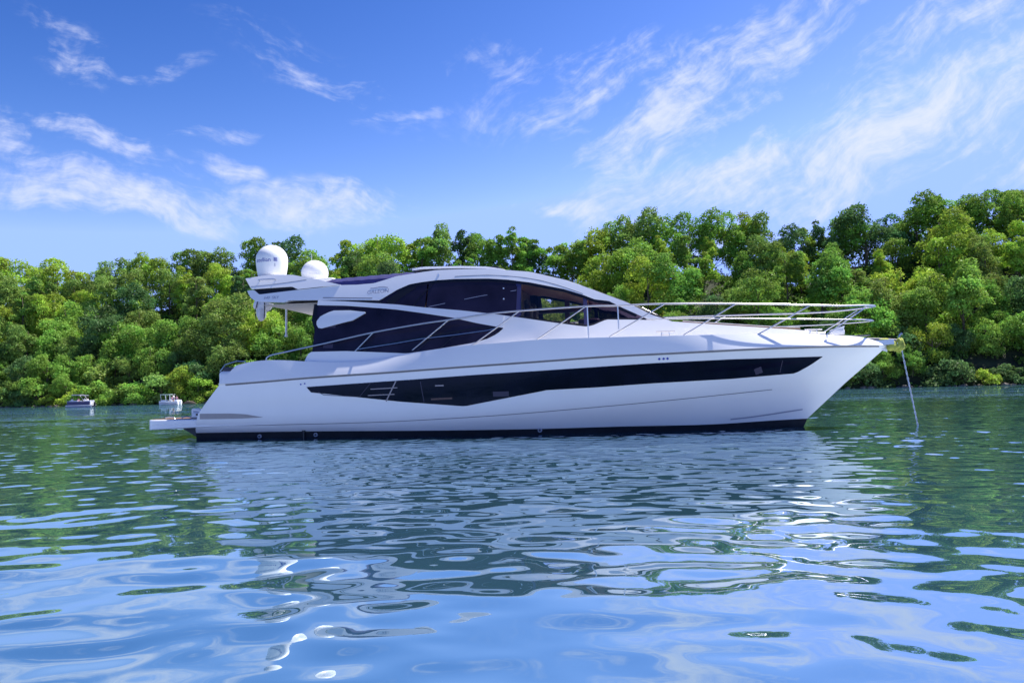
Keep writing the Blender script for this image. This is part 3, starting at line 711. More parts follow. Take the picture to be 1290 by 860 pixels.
# below the water: chine and keel follow the boot-top line
Bl = lines['B']
lines['W'] = [Vector((p.x - .02 - .10 * (i / NS), p.y * (.975 if i < NS * .6 else lerp(.975, .9, (i / NS - .6) / .4)), -.10 if i < NS - 1 else -.05)) for i, p in enumerate(Bl)]
lines['K'] = [Vector((p.x - .06 - .6 * (i / NS) ** 3, 0, -.85 + .5 * max(0, i / NS - .6) ** 1.2)) for i, p in enumerate(Bl)]
# hull side: rows between the traced lines, rounded a little
def loft(rows, s):
    v = []; f = []
    for r in rows:
        for p in r: v.append((p[0], p[1] * -s, p[2]))
    n = len(rows[0])
    for j in range(len(rows) - 1):
        for i in range(n - 1): f.append((j * n + i, j * n + i + 1, (j + 1) * n + i + 1, (j + 1) * n + i))
    return v, f
def mids(a, b, k, bulge=0.0):
    out = []
    for j in range(1, k):
        t = j / k; out.append([Vector((lerp(p.x, q.x, t), lerp(p.y, q.y, t) - bulge * 4 * t * (1 - t) * min(1, abs(p.y) / .8), lerp(p.z, q.z, t))) for p, q in zip(a, b)])
    return out
G, Mi, D, B, Hn, Wt, K = (lines[k] for k in 'GMDBHWK')
G2 = [Vector((p.x, p.y * 1.0 - .035 * min(1, abs(p.y) / .4), p.z + .03)) for p in G]     # the upper band stands proud of the crease
mb = MB()
side_rows = [B] + mids(B, D, 3, .02) + [D] + mids(D, Mi, 3, .025) + [Mi] + mids(Mi, G, 4, .02) + [G]
hull_side = MB()
for s in (-1, 1):
    v, f = loft(side_rows, s); mb.add(v, f)
    if s == -1: hull_side.add(v, f)
    v, f = loft([G, G2] + mids(G2, Hn, 4, .008) + [Hn], s); mb.add(v, f)
    ins = [Vector((p.x, p.y + .10 * min(1, abs(p.y) / .3), p.z - .02)) for p in Hn]
    ins2 = [Vector((p.x, p.y + .14 * min(1, abs(p.y) / .3), p.z - .16)) for p in Hn]
    v, f = loft([Hn, ins, ins2], s); mb.add(v, f)
# raked transom
st_ = [B[0], D[0], Mi[0], G[0], Hn[0]]
tv = []
for p in st_: tv += [(p.x, p.y, p.z), (p.x, -p.y, p.z)]
mb.add(tv, [(2 * i, 2 * i + 1, 2 * i + 3, 2 * i + 2) for i in range(4)])
hull = mb.build('hull', 'gel', yacht, 24)
bvh = BVHTree.FromPolygons([Vector(q) for q in hull_side.v], hull_side.f)
def hy(x, z):
    r = bvh.ray_cast(Vector((x, -8, z)), Vector((0, 1, 0)))
    return r[0].y if r[0] is not None else None

mb = MB()
for s in (-1, 1):
    v, f = loft([K] + mids(K, Wt, 2) + [Wt] + mids(Wt, B, 2, 0) + [B], s); mb.add(v, f)
mb.add([(K[0].x, 0, K[0].z), (Wt[0].x, Wt[0].y, Wt[0].z), (B[0].x, B[0].y, B[0].z), (B[0].x, -B[0].y, B[0].z), (Wt[0].x, -Wt[0].y, Wt[0].z)], [(0, 1, 2, 3, 4)])
mb.build('bottom_paint', 'bottom', hull, 24)

def hullpanel(name, top, bot, m, parent, off=.008, n=110, rows=6, sides=(-1, 1), x0=None, x1=None):
    x0 = top[0][0] if x0 is None else x0; x1 = top[-1][0] if x1 is None else x1
    for s in sides:
        v = []; f = []
        for i in range(n + 1):
            x = lerp(x0, x1, i / n); zt = interp(top, x); zb = interp(bot, x)
            for j in range(rows + 1):
                z = lerp(zb, zt, j / rows); y = hy(x, z)
                if y is None: y = -2.4
                v.append((x, (y - off) * -s, z))
        for i in range(n):
            for j in range(rows): a = i * (rows + 1) + j; f.append((a, a + 1, a + rows + 2, a + rows + 1))
        o = obj(name, v, f, m, parent, 30)
        if s == -1: near = o
    return near
hw = hullpanel('hull_window', xz('hw_top'), xz('hw_bot'), 'hglass', hull)
def striphull(name, a, m, w, parent, off=.006, sides=(-1, 1), n=80):
    for s in sides:
        v = []; f = []
        pts = cr([(p[0], 0, p[2]) for p in a], n)
        for p in pts:
            for dz in (-w / 2, w / 2):
                y = hy(p.x, p.z + dz)
                v.append((p.x, ((y if y is not None else -.05) - off) * -s, p.z + dz))
        for i in range(n - 1): f.append((2 * i, 2 * i + 1, 2 * i + 3, 2 * i + 2))
        o = obj(name, v, f, m, parent, 30)
# crease shade under the upper band, painted as a dark strip stern to stem
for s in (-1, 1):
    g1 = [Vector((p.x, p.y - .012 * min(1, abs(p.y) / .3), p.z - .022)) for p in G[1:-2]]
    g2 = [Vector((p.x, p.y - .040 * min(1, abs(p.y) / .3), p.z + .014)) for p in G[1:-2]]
    v, f = loft([g1, g2], s); obj('crease_shade_strip', v, f, 'grey', hull, 30)
striphull('crease_shade_line', [(p.x, 0, p.z + .012) for p in D[2:-8:4]], 'grey', .016, hull)  # shade of the lower crease, drawn in as a thin grey strip
striphull('spray_rail', C['stl'], 'lgrey', .03, hull, .02)
# what shows behind and on the dark hull glass
def bar_on_hull(mb, a, b, w, off=.012):
    pts = [(lerp(a[0], b[0], t / 6), lerp(a[1], b[1], t / 6)) for t in range(7)]
    dx, dz = b[0] - a[0], b[1] - a[1]; L_ = math.hypot(dx, dz); nx, nz = -dz / L_ * w / 2, dx / L_ * w / 2
    v = []
    for (x, z) in pts:
        for q in (-1, 1):
            y = hy(x + nx * q, z + nz * q); v.append((x + nx * q, (y if y else -2.47) - off, z + nz * q))
    mb.add(v, [(2 * i, 2 * i + 1, 2 * i + 3, 2 * i + 2) for i in range(6)])
M['dimtrim'] = mat('dim_interior_trim', (.30, .27, .30), .5)
M['dim2'] = mat('dim_interior_panel', (.035, .028, .06), .4)
M['dim3'] = mat('dim_interior_wood', (.09, .05, .05), .5)
for a, b, w, m in [((-2.45, 1.215), (-1.75, 1.235), .022, 'dimtrim'), ((-2.53, 1.06), (-1.83, 1.075), .022, 'dimtrim'), ((-1.78, 1.40), (-2.06, .90), .03, 'dimtrim'),
                   ((-1.15, 1.37), (-1.08, .87), .02, 'dim2'), ((-3.85, 1.18), (-3.70, 1.10), .014, 'dim2'), ((-3.70, 1.10), (-2.75, 1.03), .014, 'dim2'), ((-2.75, 1.03), (-2.45, 1.36), .014, 'dim2'),
                   ((-.78, 1.26), (-.56, 1.26), .03, 'dimtrim'), ((-.90, .93), (-.36, .945), .045, 'dim3'), ((.66, 1.02), (1.05, 1.02), .12, 'dim2'), ((6.95, 1.50), (7.0, 1.36), .18, 'dim2'), ((7.55, 1.66), (7.50, 1.38), .015, 'dim2')]:
    q = MB(); bar_on_hull(q, a, b, w); q.build('window_trim', m, hull, 30)
q = MB()
for (px_, pz) in [(4.644, 1.757), (4.746, 1.760), (4.838, 1.762)]:
    y = hy(px_, pz) or -2.2
    q = MB(); q.tube([(px_, y + .01, pz), (px_, y - .012, pz)], .028, 12); q.build('vent_hole', 'logo', hull)
for (px_, pz) in [(-4.316, 1.381), (-4.208, 1.398)]:
    y = hy(px_, pz) or -2.2
    q = MB(); q.tube([(px_, y + .01, pz), (px_, y - .012, pz)], .02, 10); q.build('vent_hole', 'logo', hull)
for px_, zz in [(-5.62, .07), (-4.06, .09), (1.70, .11)]:
    y = (hy(px_, .2) or -2.2) + .05
    q = MB(); q.tube([(px_, y + .08, zz), (px_, y - .05, zz)], .05, 14); r1 = q.build('drain_outlet', 'lgrey', hull)
    q = MB(); q.tube([(px_, y - .049, zz), (px_, y - .056, zz)], .030, 14); q.build('drain_hole', 'black', hull)
q = MB(); q.tube([(-4.38, -2.20, .21), (-4.38, -2.24, .21)], .05, 12); q.tube([(-4.38, -2.22, .21), (-4.38, -2.22, -.05)], .022, 8); q.build('cooling_outlet', 'black', hull)

# deck
v = []; f = []
dk = Hn[:-2]
for p in dk:
    k = .14 * min(1, abs(p.y) / .3)
    for t in range(9): u = -1 + 2 * t / 8; v.append((p.x, u * (abs(p.y) - k), p.z - .15 + .06 * (1 - u * u)))
for i in range(len(dk) - 1):
    for t in range(8): a = i * 9 + t; f.append((a, a + 1, a + 10, a + 9))
obj('deck', v, f, 'gel2', yacht)

# swim platform with its side fairing
mb = MB()
def plat_half(x):   # rounded aft corners, fairing running forward along the hull
    if x < -8.6: return 1.75 + .5 * math.sqrt(max(0, 1 - ((-8.6 - x) / .42) ** 2))
    if x < -7.3: return 2.25 + .15 * (x + 8.6) / 1.3
    return 2.4 + .03 * (x + 7.3)
xs = [-9.02, -9.0, -8.96, -8.9, -8.8, -8.7, -8.6, -8.3, -8.0, -7.7, -7.35]
prof = [(-.03, .325), (.0, .345), (.0, .40), (-.012, .405), (-.012, .415), (.0, .42), (.0, .52), (-.03, .545)]
rows_ = []
v = []; f = []
for s in (-1, 1):
    base = len(v)
    for x in xs:
        for (dy, z) in prof: v.append((x, (plat_half(x) + dy) * s, z - .06 * max(0, (x + 7.35) / -1.7) * (1 if z < .4 else 0)))
    n = len(prof)
    for i in range(len(xs) - 1):
        for j in range(n - 1): a = base + i * n + j; f.append((a, a + 1, a + n + 1, a + n))
n = len(prof); half = len(xs) * n
for i in range(len(xs) - 1):
    for j in (0, n - 1): a = i * n + j; f.append((a, a + n, a + n + half, a + half))
for j in range(n - 1): f.append((j, j + 1, j + 1 + half, j + half))
a = (len(xs) - 1) * n
for j in range(n - 1): f.append((a + j, a + j + 1, a + j + 1 + half, a + j + half))
mb.add(v, f)
for s in (-1, 1):      # tapering side fairing
    xs2 = [-7.36, -7.0, -6.5, -6.0, -5.6, -5.3, -5.08]; vv = []; n2 = len(prof)
    for x in xs2:
        k = max(0.0, (x + 7.36) / 2.28)
        for (dy, z) in prof:
            zt = lerp(z, .43, k * .9) if z > .43 else lerp(z, .40, k * .6) if z < .4 else z
            yy = lerp(plat_half(-7.36), 2.392, k ** .7) + dy
            vv.append((x, yy * s, zt))
    ff = []
    for i in range(len(xs2) - 1):
        for j in range(n2 - 1): a = i * n2 + j; ff.append((a, a + 1, a + n2 + 1, a + n2))
        ff.append((i * n2 + n2 - 1, i * n2, (i + 1) * n2, (i + 1) * n2 + n2 - 1))
    ff.append(tuple(range(n2)))
    mb.add(vv, ff)
plat = mb.build('swim_platform', 'gel', yacht, 30)
q = MB(); q.box((-7.85, 0, .553), (2.0, 4.1, .012)); q.build('teak_planking', 'teak', plat)
for s in (-1, 1):
    q = MB(); y = 2.02 * s
    q.add([(-7.95, y - .04, .31), (-7.44, y - .04, .31), (-7.44, y - .04, .02), (-7.95, y + .04, .31), (-7.44, y + .04, .31), (-7.44, y + .04, .02)], [(0, 1, 2), (3, 5, 4), (0, 3, 4, 1), (1, 4, 5, 2), (0, 2, 5, 3)])
    q.build('platform_bracket', 'black', plat)
for x in (-8.35, -7.85):
    q = MB(); q.tube([(x - .16, -2.0, .55), (x - .12, -2.0, .595), (x, -2.0, .61), (x + .12, -2.0, .595), (x + .16, -2.0, .55)], .014, 8); q.build('platform_handle', 'steel', plat)
# white moulded box with a lifted step on the platform
q = MB(); q.rbox((-7.42, -1.75, .63), (.62, .5, .15), .05); q.rbox((-7.72, -1.75, .70), (.07, .4, .24), .03, seg=2); q.tube([(-7.7, -1.95, .80), (-7.45, -1.95, .75), (-7.2, -1.95, .71)], .025, 8)
pl_box = q.build('folded_boarding_step', 'gel2', plat)
q = MB(); q.box((-7.55, -2.008, .66), (.05, .012, .05)); q.build('step_hinge', 'black', plat)
# grey-tan recess where the hull meets the platform
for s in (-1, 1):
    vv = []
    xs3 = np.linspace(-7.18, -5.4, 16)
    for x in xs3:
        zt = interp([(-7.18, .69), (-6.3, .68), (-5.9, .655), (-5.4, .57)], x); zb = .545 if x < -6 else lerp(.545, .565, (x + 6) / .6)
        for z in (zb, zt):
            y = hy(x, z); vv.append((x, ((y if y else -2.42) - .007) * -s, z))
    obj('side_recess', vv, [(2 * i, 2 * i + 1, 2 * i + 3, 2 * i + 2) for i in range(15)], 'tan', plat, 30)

# stern lounge showing over the quarter
q = MB(); q.rbox((-6.62, 0, 1.60), (1.0, 3.4, .42), .10, seg=4)
lounge = q.build('stern_lounge', 'gel', yacht)
q = MB(); q.rbox((-6.62, 0, 1.86), (.85, 3.2, .12), .05); q.build('lounge_cushion', 'cush', lounge)
for s in (-1, 1):
    q = MB(); q.tube([(-7.1, 1.62 * s, 1.80), (-6.95, 1.62 * s, 1.98), (-6.6, 1.62 * s, 2.07), (-6.35, 1.62 * s, 2.05), (-6.3, 1.62 * s, 1.85)], .017, 8); q.build('lounge_rail', 'steel', lounge)

# ---- superstructure
def colpanel(name, bot, top, m, parent, x0, x1, n=60, rows=5, off=0.0, th=.05, sides=(-1, 1), xs=None, ang=35, one=True):
    xs = xs or [lerp(x0, x1, i / n) for i in range(n + 1)]
    big = MB(); out = []
    for s in sides:
        v = []; f = []; nr = rows + 1; n_ = len(xs)
        for layer in (0, 1):
            for x in xs:
                zb = interp(bot, x); zt = max(interp(top, x), zb + .0005)
                for j in range(nr):
                    z = lerp(zb, zt, j / rows); y = min(S_(x, z) - off + layer * th, -.005)
                    v.append((x, y * -s, z))
        Lr = n_ * nr
        for i in range(n_ - 1):
            for j in range(rows):
                a = i * nr + j
                f.append((a, a + 1, a + nr + 1, a + nr)); f.append((Lr + a, Lr + a + nr, Lr + a + nr + 1, Lr + a + 1))
            for j in (0, rows): a = i * nr + j; f.append((a, a + nr, Lr + a + nr, Lr + a))
        for i in (0, n_ - 1):
            for j in range(rows): a = i * nr + j; f.append((a, a + 1, Lr + a + 1, Lr + a))
        if one: big.add(v, f)
        else: out.append(obj(name, v, f, m, parent, ang))
    return big.build(name, m, parent, ang) if one else out
def span(name, edge, crown, m, parent, rows=14, th=.0, inset=0.0, build=True):
    """surface from the starboard edge across to the port edge"""
    v = []; f = []; nr = rows + 1
    for (x, z) in edge:
        y0 = abs(S_(x, z)) - inset
        for j in range(nr):
            u = -1 + 2 * j / rows; v.append((x, u * y0, z + crown * (1 - u * u)))
    for i in range(len(edge) - 1):
        for j in range(rows): a = i * nr + j; f.append((a, a + 1, a + nr + 1, a + nr))
    return obj(name, v, f, m, parent, 35) if build else (v, f)

Hxz = [(p.x, p.z - .06) for p in Hn]
wab, wat_, stt, uwt, rft = xz('win_aft_bot'), xz('win_aft_top'), xz('strip_top'), xz('uwin_top'), xz('roof_top')
# cabin: white side from the bulwark up to the windows, and the sweeping strip over the aft glass
cab = MB()
def shell(bot, top, x0, x1, n=60, off=0.0, th=.05, xs=None):
    o = colpanel('tmp', bot, top, 'gel', None, x0, x1, n, 5, off, th, xs=xs)
    me = o.data; cab.add([q.co[:] for q in me.vertices], [tuple(p.vertices) for p in me.polygons]); bpy.data.objects.remove(o)
shell(Hxz, [(-4.33, 1.93), (-4.30, 2.05), (-4.24, 2.16), (-4.17, 2.21)] + [(a, b) for a, b in wab], -4.33, .87, xs=[-4.33, -4.3, -4.27, -4.24, -4.2, -4.17] + [lerp(-4.1, .87, i / 50) for i in range(51)])
shell(Hxz, stt, .87, 8.79, 90)
shell(wat_, stt, -4.16, .87, 60, .012)
v, f = span('x', [(x, interp(stt, x)) for x in [lerp(4.2, 8.79, i / 30) for i in range(31)]], .05, 'gel', None, build=False)
cab.add(v, f)
cabin = cab.build('cabin', 'gel', yacht, 32)
# aft side glass
for nm, s in (('near', -1), ('far', 1)):
    o = colpanel('aft_side_window', [(-4.14, 2.215)] + wab, [(-4.22, 3.46)] + wat_, 'glass', cabin, 0, 0, xs=[-4.14 + i * (5.0 / 60) for i in range(61)], off=-.012, th=.03, sides=(s,))
    o2 = colpanel('window_post', [(-4.27, 3.05), (-4.05, 2.6), (-4.0, 2.3)], [(-4.27, 3.50), (-4.0, 3.47)], 'black', cabin, -4.27, -4.0, 8, off=-.03, th=.06, sides=(s,))
def bar_on_S(name, pts, w, m, parent, off=.01, sides=(-1, 1), th=.012):
    for s in sides:
        v = []; n = len(pts)
        for i, (x, z) in enumerate(pts):
            a = pts[max(0, i - 1)]; b = pts[min(n - 1, i + 1)]; dx, dz = b[0] - a[0], b[1] - a[1]; L_ = math.hypot(dx, dz); nx, nz = -dz / L_ * w / 2, dx / L_ * w / 2
            for q, o_ in ((-1, off - th), (-1, off), (1, off), (1, off - th)):
                xx, zz = x + nx * q, z + nz * q; v.append((xx, (S_(xx, zz) - o_) * -s, zz))
        f = []
        for i in range(n - 1):
            for k in range(4): f.append((i * 4 + k, i * 4 + (k + 1) % 4, (i + 1) * 4 + (k + 1) % 4, (i + 1) * 4 + k))
        f += [(0, 1, 2, 3), tuple((n - 1) * 4 + k for k in range(4))]
        o = obj(name, v, f, m, parent, 30)
    return o
bar_on_S('window_seam', [(-2.994, 2.23), (-1.86, 2.393), (-.8, 2.54), (.187, 2.673), (.79, 2.655)], .035, 'black', cabin, -.006)
for a, b in (((-1.35, 2.12), (-.95, 2.46)), ((-.72, 2.19), (-.25, 2.60)), ((-2.75, 2.19), (-2.5, 2.3))):
    bar_on_S('window_seam', [a, b], .025, 'black', cabin, -.006)
bar_on_S('curtain', [(-3.70, 2.95), (-3.72, 2.3)], .26, 'dim2', cabin, -.009, th=.004)
bar_on_S('cabin_rail', [(p[0], p[2]) for p in C['glassrail']], .018, 'steel', cabin, .05)
# white patch on the aft glass
for s in (-1, 1):
    pt = [(-4.10, 3.02), (-4.02, 3.14), (-3.93, 3.19), (-3.80, 3.25), (-3.66, 3.29), (-3.2, 3.275), (-2.80, 3.215), (-2.77, 3.185), (-3.10, 3.0), (-3.4, 2.94), (-3.93, 2.82), (-4.03, 2.84), (-4.09, 2.93)]
    n = len(pt); v = [(x, (S_(x, z) - .03) * -s, z) for x, z in pt] + [(x, (S_(x, z) + .0) * -s, z) for x, z in pt] + [(-3.5, (S_(-3.5, 3.1) - .045) * -s, 3.1)]
    f = [(i, (i + 1) % n, 2 * n) for i in range(n)] + [(i, (i + 1) % n, n + (i + 1) % n, n + i) for i in range(n)]
    obj('quarter_fin', v, f, 'gel', cabin, 50)

# roof: side band with the long arched window, windscreen pillars, lower aft wing
wlt, wlb = xz('wingL_top'), xz('wingL_bot')
band_top = wlt[:-1] + rft
band_bot = wlb + [(-4.159, 3.596), (-3.508, 3.574)] + uwt + [(4.70, 2.72), (4.966, 2.66)]
rf = MB()
o = colpanel('tmp', band_bot, band_top, 'gel', None, -6.29, 4.966, 150, 5, .0, .07)
rf.add([q.co[:] for q in o.data.vertices], [tuple(p.vertices) for p in o.data.polygons]); bpy.data.objects.remove(o)
v, f = span('x', [(x, interp(rft, x) - .004) for x in [lerp(-3.6, 2.75, i / 50) for i in range(51)]], .10, 'gel', None, inset=.03, build=False); rf.add(v, f)
# underside and top of the aft overhang
xs_ = [lerp(-6.25, -3.95, i / 24) for i in range(25)]
v, f = span('x', [(x, interp(wlb + [(-4.159, 3.596), (-3.5, 3.57)], x) + .004) for x in xs_], .03, 'gel', None, inset=.03, build=False); rf.add(v, f)
v, f = span('x', [(x, interp(band_top, x) - .03) for x in [lerp(-6.25, -3.5, i / 24) for i in range(25)]], .03, 'gel', None, inset=.03, build=False); rf.add(v, f)
roof = rf.build('roof', 'gel', yacht, 32)
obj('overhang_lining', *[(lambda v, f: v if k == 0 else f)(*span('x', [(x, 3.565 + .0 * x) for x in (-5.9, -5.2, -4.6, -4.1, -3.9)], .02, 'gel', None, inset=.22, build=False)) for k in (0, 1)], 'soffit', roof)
for x, y in ((-5.1, -1.2), (-4.6, -1.2), (-4.9, -.4), (-4.5, .5)):
    q = MB(); q.tube([(x, y, 3.56), (x, y, 3.552)], .035, 12); q.build('ceiling_spot', 'dome', roof)
# black gap between strip and roof band
for s in (-1, 1):
    colpanel('roof_gap', [(x, interp(stt, x) - .03) for x in (-4.15, -3.4, -2.4)], [(-4.15, 3.62), (-3.5, 3.60), (-2.3, 3.54)], 'black', roof, -4.15, -2.3, 20, 2, -.02, .02, sides=(s,))
    colpanel('recess_line', [(-4.04, 3.652), (-2.65, 3.572)], [(-4.04, 3.674), (-2.65, 3.592)], 'grey', roof, -4.04, -2.65, 20, 1, .004, .02, sides=(s,))
bar_on_S('styling_groove', [(-.477, 4.07), (-.1, 4.072), (.381, 4.063), (.85, 4.02), (1.331, 3.953), (1.75, 3.86), (2.142, 3.737), (2.5, 3.60), (2.818, 3.47)], .014, 'grey', roof, .004)
for s in (-1, 1):
    q = MB(); q.tube([(-.92, S_(-.92, 4.13) * -s, 4.13), (-.92, (S_(-.92, 4.13) - .02) * -s, 4.13)], .03, 12); q.build('roof_lamp', 'steel', roof)
# arched side windows
def win(name, x0, x1, m, off=-.015, n=40, up=0.0, dn=0.0, sides=(-1, 1)):
    return colpanel(name, [(a, b + dn) for a, b in stt], [(a, b - up) for a, b in uwt], m, roof, x0, x1, n, 6, off, .02, sides=sides, one=False)
win('side_window', -2.40, -1.20, 'glass'); win('side_window', -1.16, 1.17, 'glass', n=60)
win('opening_window', 1.30, 2.86, 'clear'); win('quarter_window', 2.95, 4.36, 'smoke', n=50)
bar_on_S('window_pillar', [(1.20, 3.88), (1.235, 2.90)], .13, 'purple', roof, -.008)
bar_on_S('window_pillar', [(2.86, 3.44), (2.90, 2.64)], .10, 'purple', roof, -.008)
bar_on_S('window_pillar', [(-1.55, 3.90), (-1.95, 3.62), (-2.2, 3.42)], .20, 'black', roof, -.008)
bar_on_S('window_pillar', [(-.98, 3.96), (-1.30, 3.62), (-1.52, 3.32)], .03, 'black', roof, -.008)
bar_on_S('window_head', [(a, b - .035) for a, b in uwt[1:-1]], .09, 'black', roof, -.006)
bar_on_S('window_stay', [(-1.1, 3.28), (.2, 3.50), (1.15, 3.62)], .012, 'lgrey', roof, -.010)
bar_on_S('window_foot', [(x, interp(stt, x) + .02) for x in (1.25, 1.7, 2.1, 2.5, 2.9, 3.1, 3.35, 3.6, 4.0, 4.35)], .05, 'black', roof, -.006)
for x, z in ((.83, 3.68), (.85, 3.40)):
    q = MB(); y = S_(x, z) - .004; q.tube([(x, y, z), (x, y - .02, z)], .02, 8); q.build('window_catch', 'steel', roof)
# windscreen across the front
wsx = [lerp(2.75, 4.95, i / 24) for i in range(25)]
ws = span('windscreen', [(x, interp(rft, x) - .012) for x in wsx], .10, 'smoke', yacht, inset=.05)
q = MB(); q.tube([(x, 0, interp(rft, x) + .10) for x in (2.8, 3.3, 3.8, 4.3, 4.9)], .03, 8); q.build('screen_mullion', 'black', ws)
for y in (-.75, .75):
    q = MB(); q.tube([(4.88, y, 2.80), (4.5, y + .3, 3.00), (4.0, y + .35, 3.27)], .014, 6); q.build('wiper', 'black', ws)
# raised sunroof
q = MB()
sr = xz('sunroof'); v = []; f = []
xs_ = [lerp(-1.78, .73, i / 20) for i in range(21)]
for x in xs_:
    z = interp(sr, x)
    for (y, dz) in ((-1.1, -.06), (-1.1, 0), (-.6, .02), (0, .03), (.6, .02), (1.1, 0), (1.1, -.06)): v.append((x, y, z + dz))
for i in range(20):
    for j in range(6): a = i * 7 + j; f.append((a, a + 1, a + 8, a + 7))
    f.append((i * 7, i * 7 + 6, i * 7 + 13, i * 7 + 7))
f += [tuple(range(7)), tuple(140 + k for k in range(7))]
q.add(v, f); sunroof = q.build('sunroof', 'gel', yacht)
q = MB(); q.box((-.5, 0, 4.30), (2.1, 2.0, .14)); q.build('sunroof_frame', 'black', sunroof)
# navy canvas over the sky lounge
bt = xz('blue_top'); v = []; f = []
xs_ = [lerp(-4.30, -1.70, i / 26) for i in range(27)]
for i, x in enumerate(xs_):
    zt = interp(bt, x) + .008 * math.sin(i * 1.9); zb = 3.92
    e = .35 * max(0, (-4.0 - x) / .3)
    for (y, z) in ((-1.42, zb), (-1.38, lerp(zb, zt, .6)), (-1.22, zt - .02 - e * .2), (-.6, zt + .01), (0, zt + .03), (.6, zt + .01), (1.22, zt - .02 - e * .2), (1.38, lerp(zb, zt, .6)), (1.42, zb)): v.append((x, y, z))
for i in range(26):
    for j in range(8): a = i * 9 + j; f.append((a, a + 1, a + 10, a + 9))
f += [tuple(range(9)), tuple(26 * 9 + k for k in range(9))]
obj('canvas_cover', v, f, 'navy', yacht, 40)

# upper aft wing (arch) that carries the domes
wut, wub = xz('wingU_top'), xz('wingU_bot')
ar = MB()
o = colpanel('tmp', wub, wut, 'gel', None, -6.42, -3.61, 50, 4, .03, .07)
ar.add([q_.co[:] for q_ in o.data.vertices], [tuple(p.vertices) for p in o.data.polygons]); bpy.data.objects.remove(o)
xs_ = [lerp(-6.40, -4.1, i / 30) for i in range(31)]
v, f = span('x', [(x, interp(wut, x) - .002) for x in xs_], .02, 'gel', None, inset=.0, build=False); ar.add(v, f)
v, f = span('x', [(x, interp(wub, x) + .01) for x in xs_], .02, 'gel', None, inset=.0, build=False); ar.add(v, f)
arch = ar.build('radar_arch', 'gel', yacht, 32)
for s in (-1, 1):
    colpanel('arch_recess', [(-6.1, 3.975), (-5.9, 3.84), (-4.797, 3.915)], [(-6.1, 4.0), (-4.976, 4.03), (-4.8, 3.935)], 'black', arch, -6.1, -4.8, 30, 2, -.015, .05, sides=(s,))
    q = MB()
    q.tube([(-5.97, 1.46 * s, 4.24), (-5.97, 1.60 * s, 4.25), (-5.93, 1.62 * s, 4.255), (-5.55, 1.62 * s, 4.255), (-5.50, 1.60 * s, 4.25), (-5.50, 1.46 * s, 4.24)], .016, 8); q.build('grab_handle', 'steel', arch)
bar_on_S('styling_groove', [(-6.2, 4.08), (-5.6, 4.11), (-5.1, 4.15), (-4.6, 4.20)], .010, 'grey', arch, .034)
q = MB(); q.rbox((-5.35, .75, 4.44), (1.5, 1.1, .12), .05); q.build('dome_mounting', 'gel', arch)

def dome(name, x, y, zb, r, h, logo):
    pr = [(r * .70, 0), (r * .80, .03), (r * .84, .06)]
    zc = h - r * .98
    for i in range(9): t = i / 8; pr.append((lerp(r * .88, r * 1.0, math.sin(t * PI / 2)), .07 + (zc - .07) * t))
    for i in range(1, 15): a = PI / 2 * i / 14; pr.append((r * max(.001, math.cos(a)), zc + (h - zc) * math.sin(a)))
    q = MB(); q.lathe((x, y, zb), pr, 40); d = q.build(name, 'dome', yacht, 60)
    q = MB(); q.lathe((x, y, zb), [(r * .9, .105), (r * .925, .112), (r * .92, .125)], 40); q.build('dome_seam', 'grey', d) if False else None
    return d
d1 = dome('satellite_dome', -5.99, -.8, 4.40, .435, .94, True)
d2 = dome('satellite_dome', -5.49, .9, 4.48, .40, .67, False)

def wraptext(body, size, m, name, parent, place, extrude=0):
    cu = bpy.data.curves.new(name, 'FONT'); cu.body = body; cu.size = size; cu.align_x = 'CENTER'; cu.align_y = 'CENTER'; cu.resolution_u = 3
    to = bpy.data.objects.new('t', cu); col.objects.link(to)
    dg = bpy.context.evaluated_depsgraph_get(); me = bpy.data.meshes.new_from_object(to.evaluated_get(dg)); bpy.data.objects.remove(to)
    bm = bmesh.new(); bm.from_mesh(me); bmesh.ops.triangulate(bm, faces=bm.faces)
    for _ in range(1): bmesh.ops.subdivide_edges(bm, edges=[e for e in bm.edges if e.calc_length() > size * .3], cuts=2)
    for vv in bm.verts: vv.co = Vector(place(vv.co.x, vv.co.y))
    bm.to_mesh(me); bm.free(); me.materials.clear(); me.materials.append(M[m])
    o = bpy.data.objects.new(name, me); col.objects.link(o); o.parent = parent; return o
# lettering on the dome, wrapped round it, starting from the side that faces aft
def on_dome(cx, cy, r, z0, a0):
    return lambda u, w: (cx + (r + .006) * math.cos(a0 + u / r), cy + (r + .006) * math.sin(a0 + u / r), z0 + w)
wraptext('intellian', .155, 'logo', 'dome_lettering', d1, on_dome(-5.99, -.8, .432, 4.86, rad(-98)))
q = MB(); fn = on_dome(-5.99, -.8, .436, 4.87, rad(-50))
for k in range(4):
    w0 = -.045 + k * .026; vv = [fn(u, w) for u in np.linspace(-.05, .05, 6) for w in (w0, w0 + .015)]
    q.add(vv, [(2 * i, 2 * i + 1, 2 * i + 3, 2 * i + 2) for i in range(5)])
q.build('dome_logo', 'logo', d1)
q = MB(); fn = on_dome(-5.99, -.8, .426, 4.72, rad(-52)); q.add([fn(-.008, -.05), fn(.008, -.05), fn(.008, .05), fn(-.008, .05)], [(0, 1, 2, 3)]); q.build('dome_plate', 'lgrey', d1)
wraptext('intellian', .10, 'lgrey', 'dome_lettering', d2, on_dome(-5.49, .9, .390, 4.72, rad(-66)))
